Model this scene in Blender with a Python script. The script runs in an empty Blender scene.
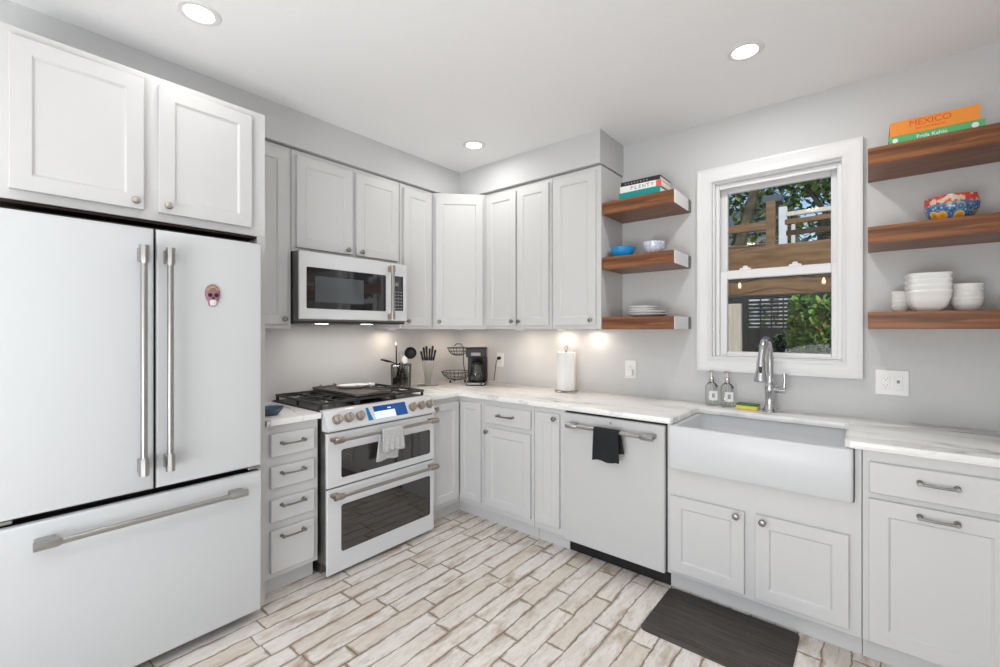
import bpy, bmesh, math, random
from mathutils import Vector, Matrix
R = math.radians
C = bpy.context.scene.collection
rnd = random.Random(7)

# ------------------------------------------------------------------ camera, world, sun, area lights, exposure
scene = bpy.context.scene
scene.view_settings.view_transform = 'Standard'
scene.view_settings.look = 'None'
scene.view_settings.gamma = 1.0
scene.view_settings.use_curve_mapping = False
scene.view_settings.exposure = 0.10
cd = bpy.data.cameras.new('camera'); cam = bpy.data.objects.new('camera', cd); C.objects.link(cam)
cam.location = (2.9675, -2.9544, 1.3719)
cam.rotation_euler = (R(90), 0, 0.6879)
cd.sensor_width = 36; cd.lens = 444.15 * 36 / 1000
cd.shift_x = (500 - 504.29) / 1000; cd.shift_y = (330.14 - 333.5) / 1000
cd.clip_start = 0.05
scene.camera = cam

w = bpy.data.worlds.new('world'); scene.world = w; w.use_nodes = True
nt = w.node_tree; bg = nt.nodes['Background']
sky = nt.nodes.new('ShaderNodeTexSky'); sky.sky_type = 'NISHITA'; sky.sun_disc = False
sky.sun_elevation = R(48); sky.sun_rotation = R(200)
nt.links.new(sky.outputs[0], bg.inputs[0]); bg.inputs[1].default_value = 0.16

def light(name, kind, loc, rot, energy, color=(1, 1, 1), size=None, size_y=None, spread=None, parent=None, radius=None):
    l = bpy.data.lights.new(name, kind); l.energy = energy; l.color = color
    if kind == 'AREA':
        l.size = size
        if size_y: l.shape = 'RECTANGLE'; l.size_y = size_y
        else: l.shape = 'DISK'
        if spread: l.spread = spread
    if radius is not None and kind == 'SPOT': l.shadow_soft_size = radius
    o = bpy.data.objects.new(name, l); C.objects.link(o); o.location = loc; o.rotation_euler = rot
    if parent: o.parent = parent
    return o
SUN = light('sun', 'SUN', (0, 0, 8), (R(38), R(18), R(12)), 2.6, (1, .95, .86)); SUN.data.angle = R(1)
# added fill light at the unseen glazed opening behind the camera
light('rear_fill', 'AREA', (2.0, -5.62, 1.35), (R(90), 0, 0), 9, (.93, .97, 1), 2.9, 2.2)
# added fill light at the unseen side window, for faces turned right
light('side_fill', 'AREA', (3.66, -3.95, 1.55), (0, R(90), 0), 5, (.93, .97, 1), 1.3, 1.3)
# added fill light behind the camera, aimed up to brighten the ceiling
light('ceiling_fill', 'AREA', (2.45, -4.75, .70), (R(150), 0, 0), 72, (.96, .98, 1), 1.8)
DOWN_POWER, PUCK_POWER = 3.6, 0.38
DOWN_COLOR = (1, .98, .955)

# ------------------------------------------------------------------ materials
def mat(name, color=(.8, .8, .8), rough=.5, metal=0, spec=.5, trans=0, ior=1.45, emit=None, estr=0, coat=0, alpha=1):
    m = bpy.data.materials.new(name); m.use_nodes = True
    b = m.node_tree.nodes['Principled BSDF']
    b.inputs['Base Color'].default_value = (*color, 1); b.inputs['Roughness'].default_value = rough
    b.inputs['Metallic'].default_value = metal; b.inputs['Specular IOR Level'].default_value = spec
    b.inputs['Transmission Weight'].default_value = trans; b.inputs['IOR'].default_value = ior
    b.inputs['Coat Weight'].default_value = coat
    if emit: b.inputs['Emission Color'].default_value = (*emit, 1); b.inputs['Emission Strength'].default_value = estr
    return m
class N:
    def __init__(s, m): s.m = m; s.t = m.node_tree; s.b = s.t.nodes['Principled BSDF']; s.co = s.t.nodes.new('ShaderNodeTexCoord').outputs['Object']
    def link(s, a, b): s.t.links.new(a, b)
    def inp(s, sock, v):
        if isinstance(v, bpy.types.NodeSocket): s.link(v, sock)
        elif v is not None: sock.default_value = v
    def math(s, op, a, b=None, c=None):
        n = s.t.nodes.new('ShaderNodeMath'); n.operation = op
        s.inp(n.inputs[0], a); s.inp(n.inputs[1], b); s.inp(n.inputs[2], c); return n.outputs[0]
    def map(s, v, scale=(1, 1, 1), loc=(0, 0, 0), rot=(0, 0, 0)):
        n = s.t.nodes.new('ShaderNodeMapping'); s.link(v, n.inputs[0]); n.inputs['Scale'].default_value = scale
        n.inputs['Location'].default_value = loc; n.inputs['Rotation'].default_value = rot; return n.outputs[0]
    def noise(s, v, scale=5, detail=3, rough=.5, dist=0):
        n = s.t.nodes.new('ShaderNodeTexNoise'); s.link(v, n.inputs['Vector']); n.inputs['Scale'].default_value = scale
        n.inputs['Detail'].default_value = detail; n.inputs['Roughness'].default_value = rough; n.inputs['Distortion'].default_value = dist
        return n.outputs[0]
    def ramp(s, f, stops):
        n = s.t.nodes.new('ShaderNodeValToRGB'); s.link(f, n.inputs[0]); e = n.color_ramp.elements
        while len(e) < len(stops): e.new(.5)
        for k, (p, c) in enumerate(stops): e[k].position = p; e[k].color = (*c, 1) if len(c) == 3 else c
        return n.outputs[0]
    def mix(s, f, a, b, typ='MIX'):
        n = s.t.nodes.new('ShaderNodeMix'); n.data_type = 'RGBA'; n.blend_type = typ
        s.inp(n.inputs[0], f); s.inp(n.inputs[6], a if not isinstance(a, tuple) else (*a, 1)); s.inp(n.inputs[7], b if not isinstance(b, tuple) else (*b, 1))
        return n.outputs[2]
    def xyz(s, v):
        n = s.t.nodes.new('ShaderNodeSeparateXYZ'); s.link(v, n.inputs[0]); return n.outputs
    def comb(s, x, y, z=0.0):
        n = s.t.nodes.new('ShaderNodeCombineXYZ'); s.inp(n.inputs[0], x); s.inp(n.inputs[1], y); s.inp(n.inputs[2], z); return n.outputs[0]
    def white(s, v):
        n = s.t.nodes.new('ShaderNodeTexWhiteNoise'); n.noise_dimensions = '3D'; s.link(v, n.inputs[0]); return n.outputs[0]
    def bump(s, h, strength=.2, dist=.002):
        n = s.t.nodes.new('ShaderNodeBump'); s.link(h, n.inputs['Height']); n.inputs['Strength'].default_value = strength
        n.inputs['Distance'].default_value = dist; s.link(n.outputs[0], s.b.inputs['Normal'])
    def color(s, c): s.link(c, s.b.inputs['Base Color'])

M = {}
def wallpaint(name, c, var=.02, rough=.75):
    m = mat(name, c, rough); n = N(m); f = n.noise(n.co, 60, 3)
    n.color(n.ramp(f, [(0, tuple(x * (1 - var) for x in c)), (1, tuple(min(1, x * (1 + var)) for x in c))])); n.bump(n.noise(n.co, 260, 2), .08, .001); return m
M['wall'] = wallpaint('wall_paint', (.60, .603, .605))
M['ceil'] = wallpaint('ceiling_paint', (.88, .88, .88))
M['cab'] = wallpaint('cabinet_paint', (.655, .652, .65), .006, .38)
M['trim'] = wallpaint('trim_paint', (.76, .76, .765), .006, .35)
M['fridge'] = wallpaint('fridge_enamel', (.625, .64, .65), .004, .42)
M['enamel'] = wallpaint('white_enamel', (.74, .75, .765), .004, .22)
M['dwpanel'] = wallpaint('dishwasher_enamel', (.60, .60, .60), .004, .34)
M['sinkw'] = wallpaint('fireclay', (.69, .705, .72), .003, .32)
M['ceramic'] = wallpaint('ceramic', (.84, .84, .83), .004, .15)
M['plastic'] = mat('white_plastic', (.82, .82, .81), .35)
M['dark'] = mat('dark_slot', (.012, .012, .014), .4)
M['blackp'] = mat('black_plastic', (.012, .012, .013), .34, 0, .3)
M['shadowgap'] = mat('gap_shade', (.035, .022, .018), .8)  # shade of the gaps around the refrigerator put into the colour
def brushed(name, c, rough=.3, sc=(3, 3, 400)):
    m = mat(name, c, rough, 1); n = N(m)
    if sc[0] > 50: return m
    f = n.noise(n.map(n.co, sc), 1, 2)
    n.color(n.ramp(f, [(.2, tuple(x * .85 for x in c)), (.8, c)])); n.link(n.ramp(f, [(0, (rough * .8,) * 3), (1, (rough * 1.3,) * 3)]), n.b.inputs['Roughness']); return m
M['steel'] = brushed('brushed_steel', (.62, .60, .575), .3)
M['steelh'] = brushed('brushed_steel_handle', (.42, .405, .39), .30, (60, 60, 60))
M['bronze'] = brushed('brushed_bronze', (.43, .36, .31), .3, (80, 80, 80))
M['pewter'] = mat('pewter', (.30, .29, .28), .34, 1)
M['nickel'] = mat('satin_nickel', (.58, .53, .48), .32, 1)
M['chrome'] = brushed('brushed_nickel', (.55, .55, .56), .2, (80, 80, 80))
M['sideste'] = brushed('dark_steel_side', (.27, .27, .26), .38)
M['iron'] = mat('cast_iron', (.035, .034, .034), .5)
M['griddle'] = mat('griddle_iron', (.085, .072, .062), .42)
M['glassblk'] = mat('black_glass', (.022, .022, .024), .04, 0, .8, coat=.6)
M['ovenglass'] = mat('oven_glass', (.030, .027, .025), .04, 0, .8, coat=.7)
def clear(name, tint=(1, 1, 1), fac=.08):
    m = bpy.data.materials.new(name); m.use_nodes = True; t = m.node_tree; t.nodes.remove(t.nodes['Principled BSDF'])
    tr = t.nodes.new('ShaderNodeBsdfTransparent'); tr.inputs[0].default_value = (*tint, 1); g = t.nodes.new('ShaderNodeBsdfGlossy'); g.inputs['Roughness'].default_value = .02
    mx = t.nodes.new('ShaderNodeMixShader'); fr = t.nodes.new('ShaderNodeFresnel'); fr.inputs[0].default_value = 1.45
    ad = t.nodes.new('ShaderNodeMath'); ad.operation = 'ADD'; ad.use_clamp = True; ad.inputs[1].default_value = fac - .04
    t.links.new(fr.outputs[0], ad.inputs[0]); t.links.new(ad.outputs[0], mx.inputs[0]); t.links.new(tr.outputs[0], mx.inputs[1]); t.links.new(g.outputs[0], mx.inputs[2])
    t.links.new(mx.outputs[0], t.nodes['Material Output'].inputs[0]); return m
M['pane'] = clear('window_glass', (.97, .98, .98), .015)
M['bottle'] = clear('bottle_glass', (.965, .975, .965), .08)
M['smoke'] = clear('smoked_glass', (.80, .79, .78), .08)
M['acrylic'] = clear('acrylic', (.80, .78, .72), .12)
M['blueglass'] = mat('blue_glass', (.01, .30, .72), .08, coat=.5)
M['emit'] = mat('lamp_diffuser', (1, 1, 1), .5, emit=(1, .97, .92), estr=9)
M['bulb'] = mat('string_bulb', (1, .8, .5), .3, emit=(1, .72, .4), estr=.7)
M['paper'] = wallpaint('paper_towel', (.88, .875, .86), .02, .9)
M['towelblk'] = mat('black_cloth', (.016, .017, .019), .95)
M['label'] = mat('paper_label', (.86, .86, .85), .7)
M['ink'] = mat('ink_grey', (.35, .35, .36), .7)

m = mat('grey_cloth', (.6, .6, .6), .95); n = N(m); f = n.noise(n.map(n.co, (1, 1, 1)), 160, 3)
n.color(n.ramp(f, [(.3, (.42, .42, .43)), (.7, (.66, .66, .66))])); n.bump(f, .5, .003); M['towelgrey'] = m

# floor: narrow whitewashed planks running towards the window wall
m = mat('whitewashed_planks', (.7, .66, .6), .42); n = N(m); o = n.xyz(n.co)
wob = n.math('MULTIPLY', n.math('SUBTRACT', n.noise(n.map(n.co, (11, 6, 1)), 1, 4, .65), .5), .034)
PW, PL = .0945, .44
u = n.math('DIVIDE', n.math('ADD', n.math('ADD', o[0], wob), .022), PW); col = n.math('FLOOR', u); fu = n.math('FRACT', u)
rc = n.white(n.comb(col, 3.7))
v = n.math('ADD', n.math('DIVIDE', n.math('ADD', o[1], n.math('MULTIPLY', wob, .6)), PL), n.math('MULTIPLY', rc, 7.3)); row = n.math('FLOOR', v); fv = n.math('FRACT', v)
rp = n.white(n.comb(col, row, 1.0)); rp2 = n.white(n.comb(col, row, 5.0))
du = n.math('MULTIPLY', n.math('MINIMUM', fu, n.math('SUBTRACT', 1.0, fu)), PW)
dv = n.math('MULTIPLY', n.math('MINIMUM', fv, n.math('SUBTRACT', 1.0, fv)), PL)
d = n.math('MINIMUM', du, dv)
shift = n.comb(n.math('MULTIPLY', rp, 40.0), n.math('MULTIPLY', rp2, 40.0), 0.0)
vadd = n.t.nodes.new('ShaderNodeVectorMath'); n.link(n.co, vadd.inputs[0]); n.link(shift, vadd.inputs[1]); pc = vadd.outputs[0]
grain = n.noise(n.map(pc, (34, 5, 1)), 1, 6, .65); blotch = n.noise(n.map(pc, (9, 4, 1)), 1, 4, .6); fine = n.noise(n.map(pc, (160, 22, 1)), 1, 3, .6)
base = n.ramp(grain, [(.25, (.50, .42, .34)), (.40, (.74, .665, .59)), (.58, (.90, .845, .785)), (.8, (.95, .91, .865))])
base = n.mix(n.math('MULTIPLY', rp, .55), base, (.88, .85, .82))
base = n.mix(n.ramp(blotch, [(.54, (0, 0, 0)), (.72, (.9, .9, .9))]), base, (.42, .30, .19))
tone = n.white(n.comb(col, row, 9.0)); base = n.mix(n.ramp(tone, [(.72, (0, 0, 0)), (1.0, (.5, .5, .5))]), base, (.70, .59, .48))
base = n.mix(n.ramp(fine, [(.50, (0, 0, 0)), (.72, (.45, .45, .45))]), base, (.46, .39, .32))
wear = n.noise(n.map(n.co, (11, 4, 1), loc=(5, 2, 0)), 1, 4, .7)
edgew = n.math('MULTIPLY', n.math('POWER', wear, 3.2), .085)
em = n.math('SUBTRACT', 1.0, n.math('DIVIDE', d, edgew)); em = n.math('MAXIMUM', em, 0.0); em = n.math('POWER', em, .8)
base = n.mix(n.math('MULTIPLY', em, n.math('ADD', .45, n.math('MULTIPLY', n.noise(n.map(n.co, (5, 3, 1)), 1, 2), .8))), base, (.27, .18, .105))
gap = n.math('LESS_THAN', d, n.math('MULTIPLY', wear, .0030)); base = n.mix(n.math('MULTIPLY', gap, .8), base, (.12, .082, .055))
n.color(base); n.bump(n.math('ADD', n.math('MULTIPLY', em, -1.0), n.math('MULTIPLY', grain, .3)), .35, .003)
n.link(n.ramp(grain, [(0, (.5, .5, .5)), (1, (.34, .34, .34))]), n.b.inputs['Roughness']); M['floor'] = m

# veined white stone
m = mat('veined_stone', (.85, .85, .84), .16); n = N(m)
wv = n.noise(n.map(n.co, (.9, 2.2, 1)), 1.3, 5, .6); dsp = n.comb(0.0, n.math('MULTIPLY', wv, .55), 0.0)
va = n.t.nodes.new('ShaderNodeVectorMath'); n.link(n.co, va.inputs[0]); n.link(dsp, va.inputs[1])
s1 = n.noise(n.map(va.outputs[0], (.75, 6.5, 4), rot=(0, 0, R(5))), 1, 5, .55)
vein = n.math('ABSOLUTE', n.math('SUBTRACT', s1, .5))
st = n.ramp(vein, [(0, (.42, .40, .385)), (.016, (.68, .67, .66)), (.06, (.88, .875, .865)), (1, (.94, .935, .925))])
cl = n.noise(n.map(va.outputs[0], (2, 14, 6), loc=(3, 1, 0)), 1, 4, .6)
st = n.mix(n.ramp(cl, [(.48, (0, 0, 0)), (.68, (.55, .55, .55))]), st, (.76, .745, .725))
msk = n.ramp(n.noise(n.co, 1.4, 3), [(.38, (.25, .25, .25)), (.55, (1, 1, 1))])
n.color(n.mix(msk, (.93, .925, .915), st)); M['stone'] = m

# walnut
m = mat('walnut', (.3, .13, .05), .36); n = N(m)
g = n.noise(n.map(n.co, (2.6, 34, 46)), 1, 7, .66, .9); g2 = n.noise(n.map(n.co, (1.1, 5, 9), loc=(2, 0, 0)), 1.2, 4, .5)
c = n.ramp(g, [(.34, (.028, .009, .004)), (.45, (.115, .036, .013)), (.55, (.235, .085, .030)), (.68, (.40, .175, .066))])
n.color(n.mix(n.ramp(g2, [(.35, (0, 0, 0)), (.7, (.55, .55, .55))]), c, (.245, .092, .030))); n.bump(g, .12, .001); M['walnut'] = m
# rubber mat
m = mat('dark_mat', (.05, .045, .042), .7); n = N(m); f = n.noise(n.map(n.co, (4, 60, 1)), 1, 4, .6)
n.color(n.ramp(f, [(.35, (.042, .037, .034)), (.7, (.092, .080, .072))])); n.bump(f, .25, .002); M['mat'] = m
# outdoor
def varied(name, c1, c2, scale=3, rough=.7, sc=(1, 1, 1)):
    m = mat(name, c1, rough); n = N(m); f = n.noise(n.map(n.co, sc), scale, 4, .6); n.color(n.ramp(f, [(.35, c1), (.65, c2)])); return m
M['cedar'] = varied('cedar_board', (.17, .092, .042), (.29, .17, .082), 2, .7, (2, 12, 14))
M['cedarpale'] = varied('pale_board', (.62, .55, .44), (.75, .70, .60), 2, .7, (14, 14, 2))
M['leaf'] = varied('leaf_green', (.06, .16, .02), (.24, .42, .07), 5, .5)
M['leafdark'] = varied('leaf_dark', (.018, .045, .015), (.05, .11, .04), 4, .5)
M['leafyel'] = varied('leaf_yellow', (.16, .25, .04), (.36, .42, .07), 4, .5)
M['flower'] = mat('flower_pink', (.5, .13, .13), .6)
M['bark'] = varied('bark', (.05, .042, .03), (.13, .11, .06), 12, .9)
M['slate'] = mat('slate_grey', (.085, .105, .13), .6)
M['fenceblk'] = mat('fence_black', (.015, .016, .018), .6)
M['patio'] = varied('patio_stone', (.25, .24, .22), (.36, .34, .31), 6, .9)
M['stucco'] = varied('pale_stucco', (.62, .64, .68), (.72, .74, .76), 4, .9)
# book and bowl colours
for k, c in dict(orange=(.78, .27, .035), green=(.10, .42, .16), red=(.66, .07, .03), teal=(.0, .28, .27), black=(.02, .022, .025), white=(.82, .82, .80), pages=(.78, .75, .68), coral=(.75, .12, .10), spongeg=(.02, .17, .04), spongey=(.80, .62, .10), blueL=(.02, .13, .38), blueS=(.25, .55, .78), skyblue=(.02, .28, .62), magnet=(.30, .16, .20), bone=(.78, .70, .70), maroon=(.05, .006, .012), gold=(.6, .38, .1), bluegrey=(.07, .11, .17)).items():
    M[k] = mat(k + '_colour', c, .45)
m = mat('talavera_glaze', (.1, .2, .4), .12); n = N(m); o = n.xyz(n.co)
vo = n.t.nodes.new('ShaderNodeTexVoronoi'); n.link(n.co, vo.inputs['Vector']); vo.inputs['Scale'].default_value = 62
pat = n.ramp(vo.outputs['Distance'], [(0, (.85, .85, .80)), (.22, (.16, .34, .55)), (.5, (.03, .09, .28)), (.9, (.35, .42, .30))])
vo2 = n.t.nodes.new('ShaderNodeTexVoronoi'); n.link(n.co, vo2.inputs['Vector']); vo2.inputs['Scale'].default_value = 15
flw = n.math('LESS_THAN', vo2.outputs['Distance'], .30)
pat = n.mix(flw, pat, n.ramp(vo2.outputs['Distance'], [(0, (.25, .1, .02)), (.10, (.75, .30, .02)), (.26, (.82, .45, .05)), (.30, (.8, .8, .75))]))
band = n.math('GREATER_THAN', o[2], .070)
nb = n.noise(n.co, 40, 2); bandc = n.ramp(nb, [(.42, (.62, .05, .04)), (.5, (.55, .07, .05)), (.58, (.60, .50, .38))])
n.color(n.mix(band, pat, bandc)); M['talavera'] = m
m = mat('painted_glass', (.6, .65, .75), .08, coat=.4); n = N(m); f = n.noise(n.co, 45, 3)
n.color(n.ramp(f, [(.38, (.78, .82, .88)), (.5, (.38, .48, .70)), (.56, (.85, .87, .90)), (.68, (.45, .33, .50))])); M['painted'] = m

# ------------------------------------------------------------------ geometry helpers
ORIG = {}
def bm_(): return bmesh.new()
def merge(bm, t, mtx=None, mi=0):
    vs = {}
    for v in t.verts: vs[v] = bm.verts.new(mtx @ v.co if mtx else v.co)
    for f in t.faces:
        try: nf = bm.faces.new([vs[v] for v in f.verts]); nf.material_index = mi if mi else f.material_index
        except ValueError: pass
    t.free(); return bm
def box(bm, x0, x1, y0, y1, z0, z1, bev=0, mi=0, mtx=None, seg=1):
    t = bmesh.new(); bmesh.ops.create_cube(t, size=1)
    for v in t.verts: v.co = ((x0 + x1) / 2 + v.co.x * (x1 - x0), (y0 + y1) / 2 + v.co.y * (y1 - y0), (z0 + z1) / 2 + v.co.z * (z1 - z0))
    if bev: bmesh.ops.bevel(t, geom=list(t.edges), offset=bev, segments=seg, profile=.5, affect='EDGES')
    return merge(bm, t, mtx, mi)
def loft(bm, rings, cap0=True, cap1=True, mi=0, closed=True):
    rv = [[bm.verts.new(p) for p in r] for r in rings]; n = len(rv[0])
    for a, b in zip(rv, rv[1:]):
        for i in range(n if closed else n - 1):
            j = (i + 1) % n
            try: bm.faces.new((a[i], a[j], b[j], b[i])).material_index = mi
            except ValueError: pass
    if cap0: bm.faces.new(list(reversed(rv[0]))).material_index = mi
    if cap1: bm.faces.new(rv[-1]).material_index = mi
    return bm
def tube(bm, pts, r, seg=10, mi=0, cap=True):
    pts = [Vector(p) for p in pts]; rs = r if isinstance(r, (list, tuple)) else [r] * len(pts)
    tan = []
    for i in range(len(pts)):
        a = pts[max(i - 1, 0)]; b = pts[min(i + 1, len(pts) - 1)]; tan.append((b - a).normalized())
    up = Vector((0, 0, 1)) if abs(tan[0].z) < .9 else Vector((1, 0, 0))
    n = tan[0].cross(up).normalized(); rings = []
    for p, t, rr in zip(pts, tan, rs):
        n = (n - t * n.dot(t)).normalized(); b = t.cross(n)
        rings.append([p + (n * math.cos(2 * math.pi * k / seg) + b * math.sin(2 * math.pi * k / seg)) * rr for k in range(seg)])
    return loft(bm, rings, cap, cap, mi)
AX = {'z': Matrix.Identity(3), '-y': Matrix(((1, 0, 0), (0, 0, -1), (0, 1, 0))), 'x': Matrix(((0, 0, 1), (0, 1, 0), (-1, 0, 0)))}
def lathe(bm, prof, c=(0, 0, 0), axis='z', seg=28, mi=0, cap0=True, cap1=True, sx=1, sy=1):
    A = AX[axis] if isinstance(axis, str) else axis; c = Vector(c); rings = []
    for r, h in prof:
        r = max(r, 1e-4); rings.append([c + A @ Vector((r * sx * math.cos(2 * math.pi * k / seg), r * sy * math.sin(2 * math.pi * k / seg), h)) for k in range(seg)])
    return loft(bm, rings, cap0, cap1, mi)
def rrect(x0, x1, y0, y1, r, z, n=4):
    out = []
    for cx, cy, a0 in ((x1 - r, y1 - r, 0), (x0 + r, y1 - r, 90), (x0 + r, y0 + r, 180), (x1 - r, y0 + r, 270)):
        for k in range(n + 1):
            a = R(a0 + 90 * k / n); out.append((cx + r * math.cos(a), cy + r * math.sin(a), z))
    return out
def root(o):
    while o.parent: o = o.parent
    return o
def obj(name, bm, material, parent=None, smooth=True, angle=34):
    if parent is not None:
        s = ORIG.get(root(parent).name)
        if s: bmesh.ops.translate(bm, verts=bm.verts, vec=-Vector(s))
    bmesh.ops.recalc_face_normals(bm, faces=bm.faces)
    me = bpy.data.meshes.new(name); bm.to_mesh(me); bm.free()
    for mm in (material if isinstance(material, (list, tuple)) else [material]): me.materials.append(M[mm])
    if smooth:
        me.polygons.foreach_set('use_smooth', [True] * len(me.polygons)); me.set_sharp_from_angle(angle=R(angle))
    o = bpy.data.objects.new(name, me); C.objects.link(o)
    if parent is not None: o.parent = parent
    return o
def tag(o, label, cat, group=None):
    o['label'] = label; o['category'] = cat
    if group: o['group'] = group
    return o
def thing(name, label, cat, loc=(0, 0, 0), rot=0, group=None, org=None):
    o = bpy.data.objects.new(name, None); C.objects.link(o); o.empty_display_size = .05
    o.location = loc; o.rotation_euler = (0, 0, rot); tag(o, label, cat, group)
    if org is not None: ORIG[o.name] = org
    return o
def world_thing(name, label, cat, loc, group=None): return thing(name, label, cat, loc, 0, group, loc)
def wall_thing(name, label, cat, wall, a0, z0, group=None):
    # shapes are given as (a, y, z): a runs along the wall to the right, y = -(distance from the wall)
    if wall == 'B': return thing(name, label, cat, (a0, 0, z0), 0, group, (a0, 0, z0))
    return thing(name, label, cat, (0, a0, z0), R(90), group, (a0, 0, z0))
def struct(name, bm, m, parent=None, smooth=False):
    o = obj(name, bm, m, parent, smooth)
    if parent is None: o['kind'] = 'structure'
    return o
def copy_tree(o, parent=None):
    c = o.copy(); C.objects.link(c); c.parent = parent
    for ch in list(o.children): copy_tree(ch, c)
    return c
def text(name, s, size, mtx, m, parent, ext=.0004, font_bold=0, align='CENTER', sx=1):
    cu = bpy.data.curves.new('tmp', 'FONT'); cu.body = s; cu.size = size; cu.align_x = align; cu.align_y = 'CENTER'; cu.extrude = ext; cu.offset = font_bold
    t = bpy.data.objects.new('tmp', cu); C.objects.link(t); bpy.context.view_layer.update()
    me = bpy.data.meshes.new_from_object(t.evaluated_get(bpy.context.evaluated_depsgraph_get()))
    bpy.data.objects.remove(t); bpy.data.curves.remove(cu)
    me.transform(Matrix.Diagonal((sx, 1, 1, 1))); me.transform(mtx); me.materials.clear(); me.materials.append(M[m])
    s_ = ORIG.get(root(parent).name)
    if s_: me.transform(Matrix.Translation(-Vector(s_)))
    o = bpy.data.objects.new(name, me); C.objects.link(o); o.parent = parent; return o
def XF(x, y, z, rx=0, ry=0, rz=0):
    return Matrix.Translation((x, y, z)) @ Matrix.Rotation(rz, 4, 'Z') @ Matrix.Rotation(ry, 4, 'Y') @ Matrix.Rotation(rx, 4, 'X')

# ------------------------------------------------------------------ the room
CZ, XR, YR = 2.67, 3.55, -5.5
WX0, WX1, WZ0, WZ1 = 2.215, 2.868, 1.20, 2.285          # window rough opening
box_ = bm_(); box(box_, -.15, XR + .15, YR - .15, .15, -.1, 0); struct('floor', box_, 'floor')
b = bm_(); box(b, -.15, XR + .15, YR - .15, .15, CZ, CZ + .1); struct('ceiling', b, 'ceil')
b = bm_(); box(b, -.15, 0, YR - .15, .15, 0, CZ); struct('wall_left', b, 'wall')
b = bm_(); box(b, XR, XR + .15, -3.3, .15, 0, CZ); box(b, XR, XR + .15, YR - .15, -4.6, 0, CZ); box(b, XR, XR + .15, -4.6, -3.3, 0, .9); box(b, XR, XR + .15, -4.6, -3.3, 2.2, CZ)
struct('wall_right', b, 'wall')
b = bm_()
for y0_, y1_, za, zb in ((-4.6, -4.55, .9, 2.2), (-3.35, -3.3, .9, 2.2), (-4.55, -3.35, .9, .95), (-4.55, -3.35, 2.15, 2.2), (-4.55, -3.35, 1.53, 1.57)): box(b, XR + .02, XR + .07, y0_, y1_, za, zb, .003)
struct('added_side_window', b, 'trim')  # unseen window added to hold the side fill light
b = bm_()
box(b, 0, WX0, 0, .15, 0, CZ); box(b, WX1, XR, 0, .15, 0, CZ); box(b, WX0, WX1, 0, .15, 0, WZ0); box(b, WX0, WX1, 0, .15, WZ1, CZ)
struct('wall_back', b, 'wall')
b = bm_()
box(b, 0, .5, YR - .15, YR, 0, CZ); box(b, 3.45, XR, YR - .15, YR, 0, CZ); box(b, .5, 3.45, YR - .15, YR, 2.45, CZ); box(b, .5, 3.45, YR - .15, YR, 0, .05)
struct('wall_front', b, 'wall')
# glazed door added behind the camera to let light in: frame only shows in reflections
b = bm_()
for x in (.5, 1.48, 2.46, 3.40): box(b, x, x + .05, YR - .1, YR - .04, .05, 2.45)
box(b, .5, 3.45, YR - .1, YR - .04, 2.38, 2.45); box(b, .5, 3.45, YR - .1, YR - .04, .05, .14)
d1 = struct('added_rear_door', b, 'trim')
# soffit over the wall cupboards, L-shaped
SD, SX = .353, 1.628
b = bm_(); z0 = 2.4545
ring = [(0, 0), (0, YR), (SD, YR), (SD, -SD), (SX, -SD), (SX, 0)]
loft(b, [[(x, y, z0) for x, y in ring], [(x, y, CZ) for x, y in ring]]); struct('wall_soffit', b, 'wall')

# window: casing, jambs, two sashes, glass
win = bpy.data.objects.new('window_1', None); C.objects.link(win); win['kind'] = 'structure'
def frame_bm(x0, x1, z0, z1, y0, y1, wl, wr=None, wb=None, wt=None, bev=.003):
    wr = wr if wr is not None else wl; wb = wb if wb is not None else wl; wt = wt if wt is not None else wl
    b = bm_()
    box(b, x0, x0 + wl, y0, y1, z0, z1, bev); box(b, x1 - wr, x1, y0, y1, z0, z1, bev)
    box(b, x0 + wl, x1 - wr, y0, y1, z0, z0 + wb, bev); box(b, x0 + wl, x1 - wr, y0, y1, z1 - wt, z1, bev); return b
CX0, CX1, CZ0, CZ1 = 2.128, 2.942, 1.12, 2.369
b = bm_()
# mitred casing swept with a stepped profile: (inward distance, projection)
prof = [(0, 0), (0, .024), (.012, .026), (.024, .020), (.062, .016), (.070, .020), (.080, .020), (.087, .012), (.087, 0)]
rings = []
for cx, cz, sx_, sz_ in ((CX0, CZ0, 1, 1), (CX1, CZ0, -1, 1), (CX1, CZ1, -1, -1), (CX0, CZ1, 1, -1)):
    rings.append([(cx + sx_ * i, -p, cz + sz_ * i) for i, p in prof])
loft(b, rings + [rings[0]], False, False); bmesh.ops.remove_doubles(b, verts=b.verts, dist=1e-5)
obj('window_casing', b, 'trim', win)
obj('window_jamb', frame_bm(WX0, WX1, WZ0, WZ1, 0, .15, .012), 'trim', win)
obj('window_stop', frame_bm(WX0 + .012, WX1 - .012, WZ0 + .012, WZ1 - .012, .028, .044, .022, .022, .010, .030), 'trim', win)
def sash(name, x0, x1, z0, z1, y0, rail_b, rail_t, stile=.042):
    s = obj(name, frame_bm(x0, x1, z0, z1, y0, y0 + .034, stile, stile, rail_b, rail_t, .004), 'trim', win)
    b = bm_(); box(b, x0 + stile, x1 - stile, y0 + .015, y0 + .019, z0 + rail_b, z1 - rail_t); obj('pane', b, 'pane', s, False); return s
sash('lower_sash', 2.246, 2.850, 1.213, 1.736, .045, .028, .050, .042)
sash('upper_sash', 2.236, 2.850, 1.698, 2.262, .082, .045, .038, .046)
b = bm_()
for x in (2.385, 2.640): box(b, x - .03, x + .03, .048, .078, 1.736, 1.750, .004); lathe(b, [(.014, 0), (.014, .010), (.008, .013)], (x, .062, 1.750), seg=14)
obj('sash_lock', b, 'plastic', win)

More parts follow.
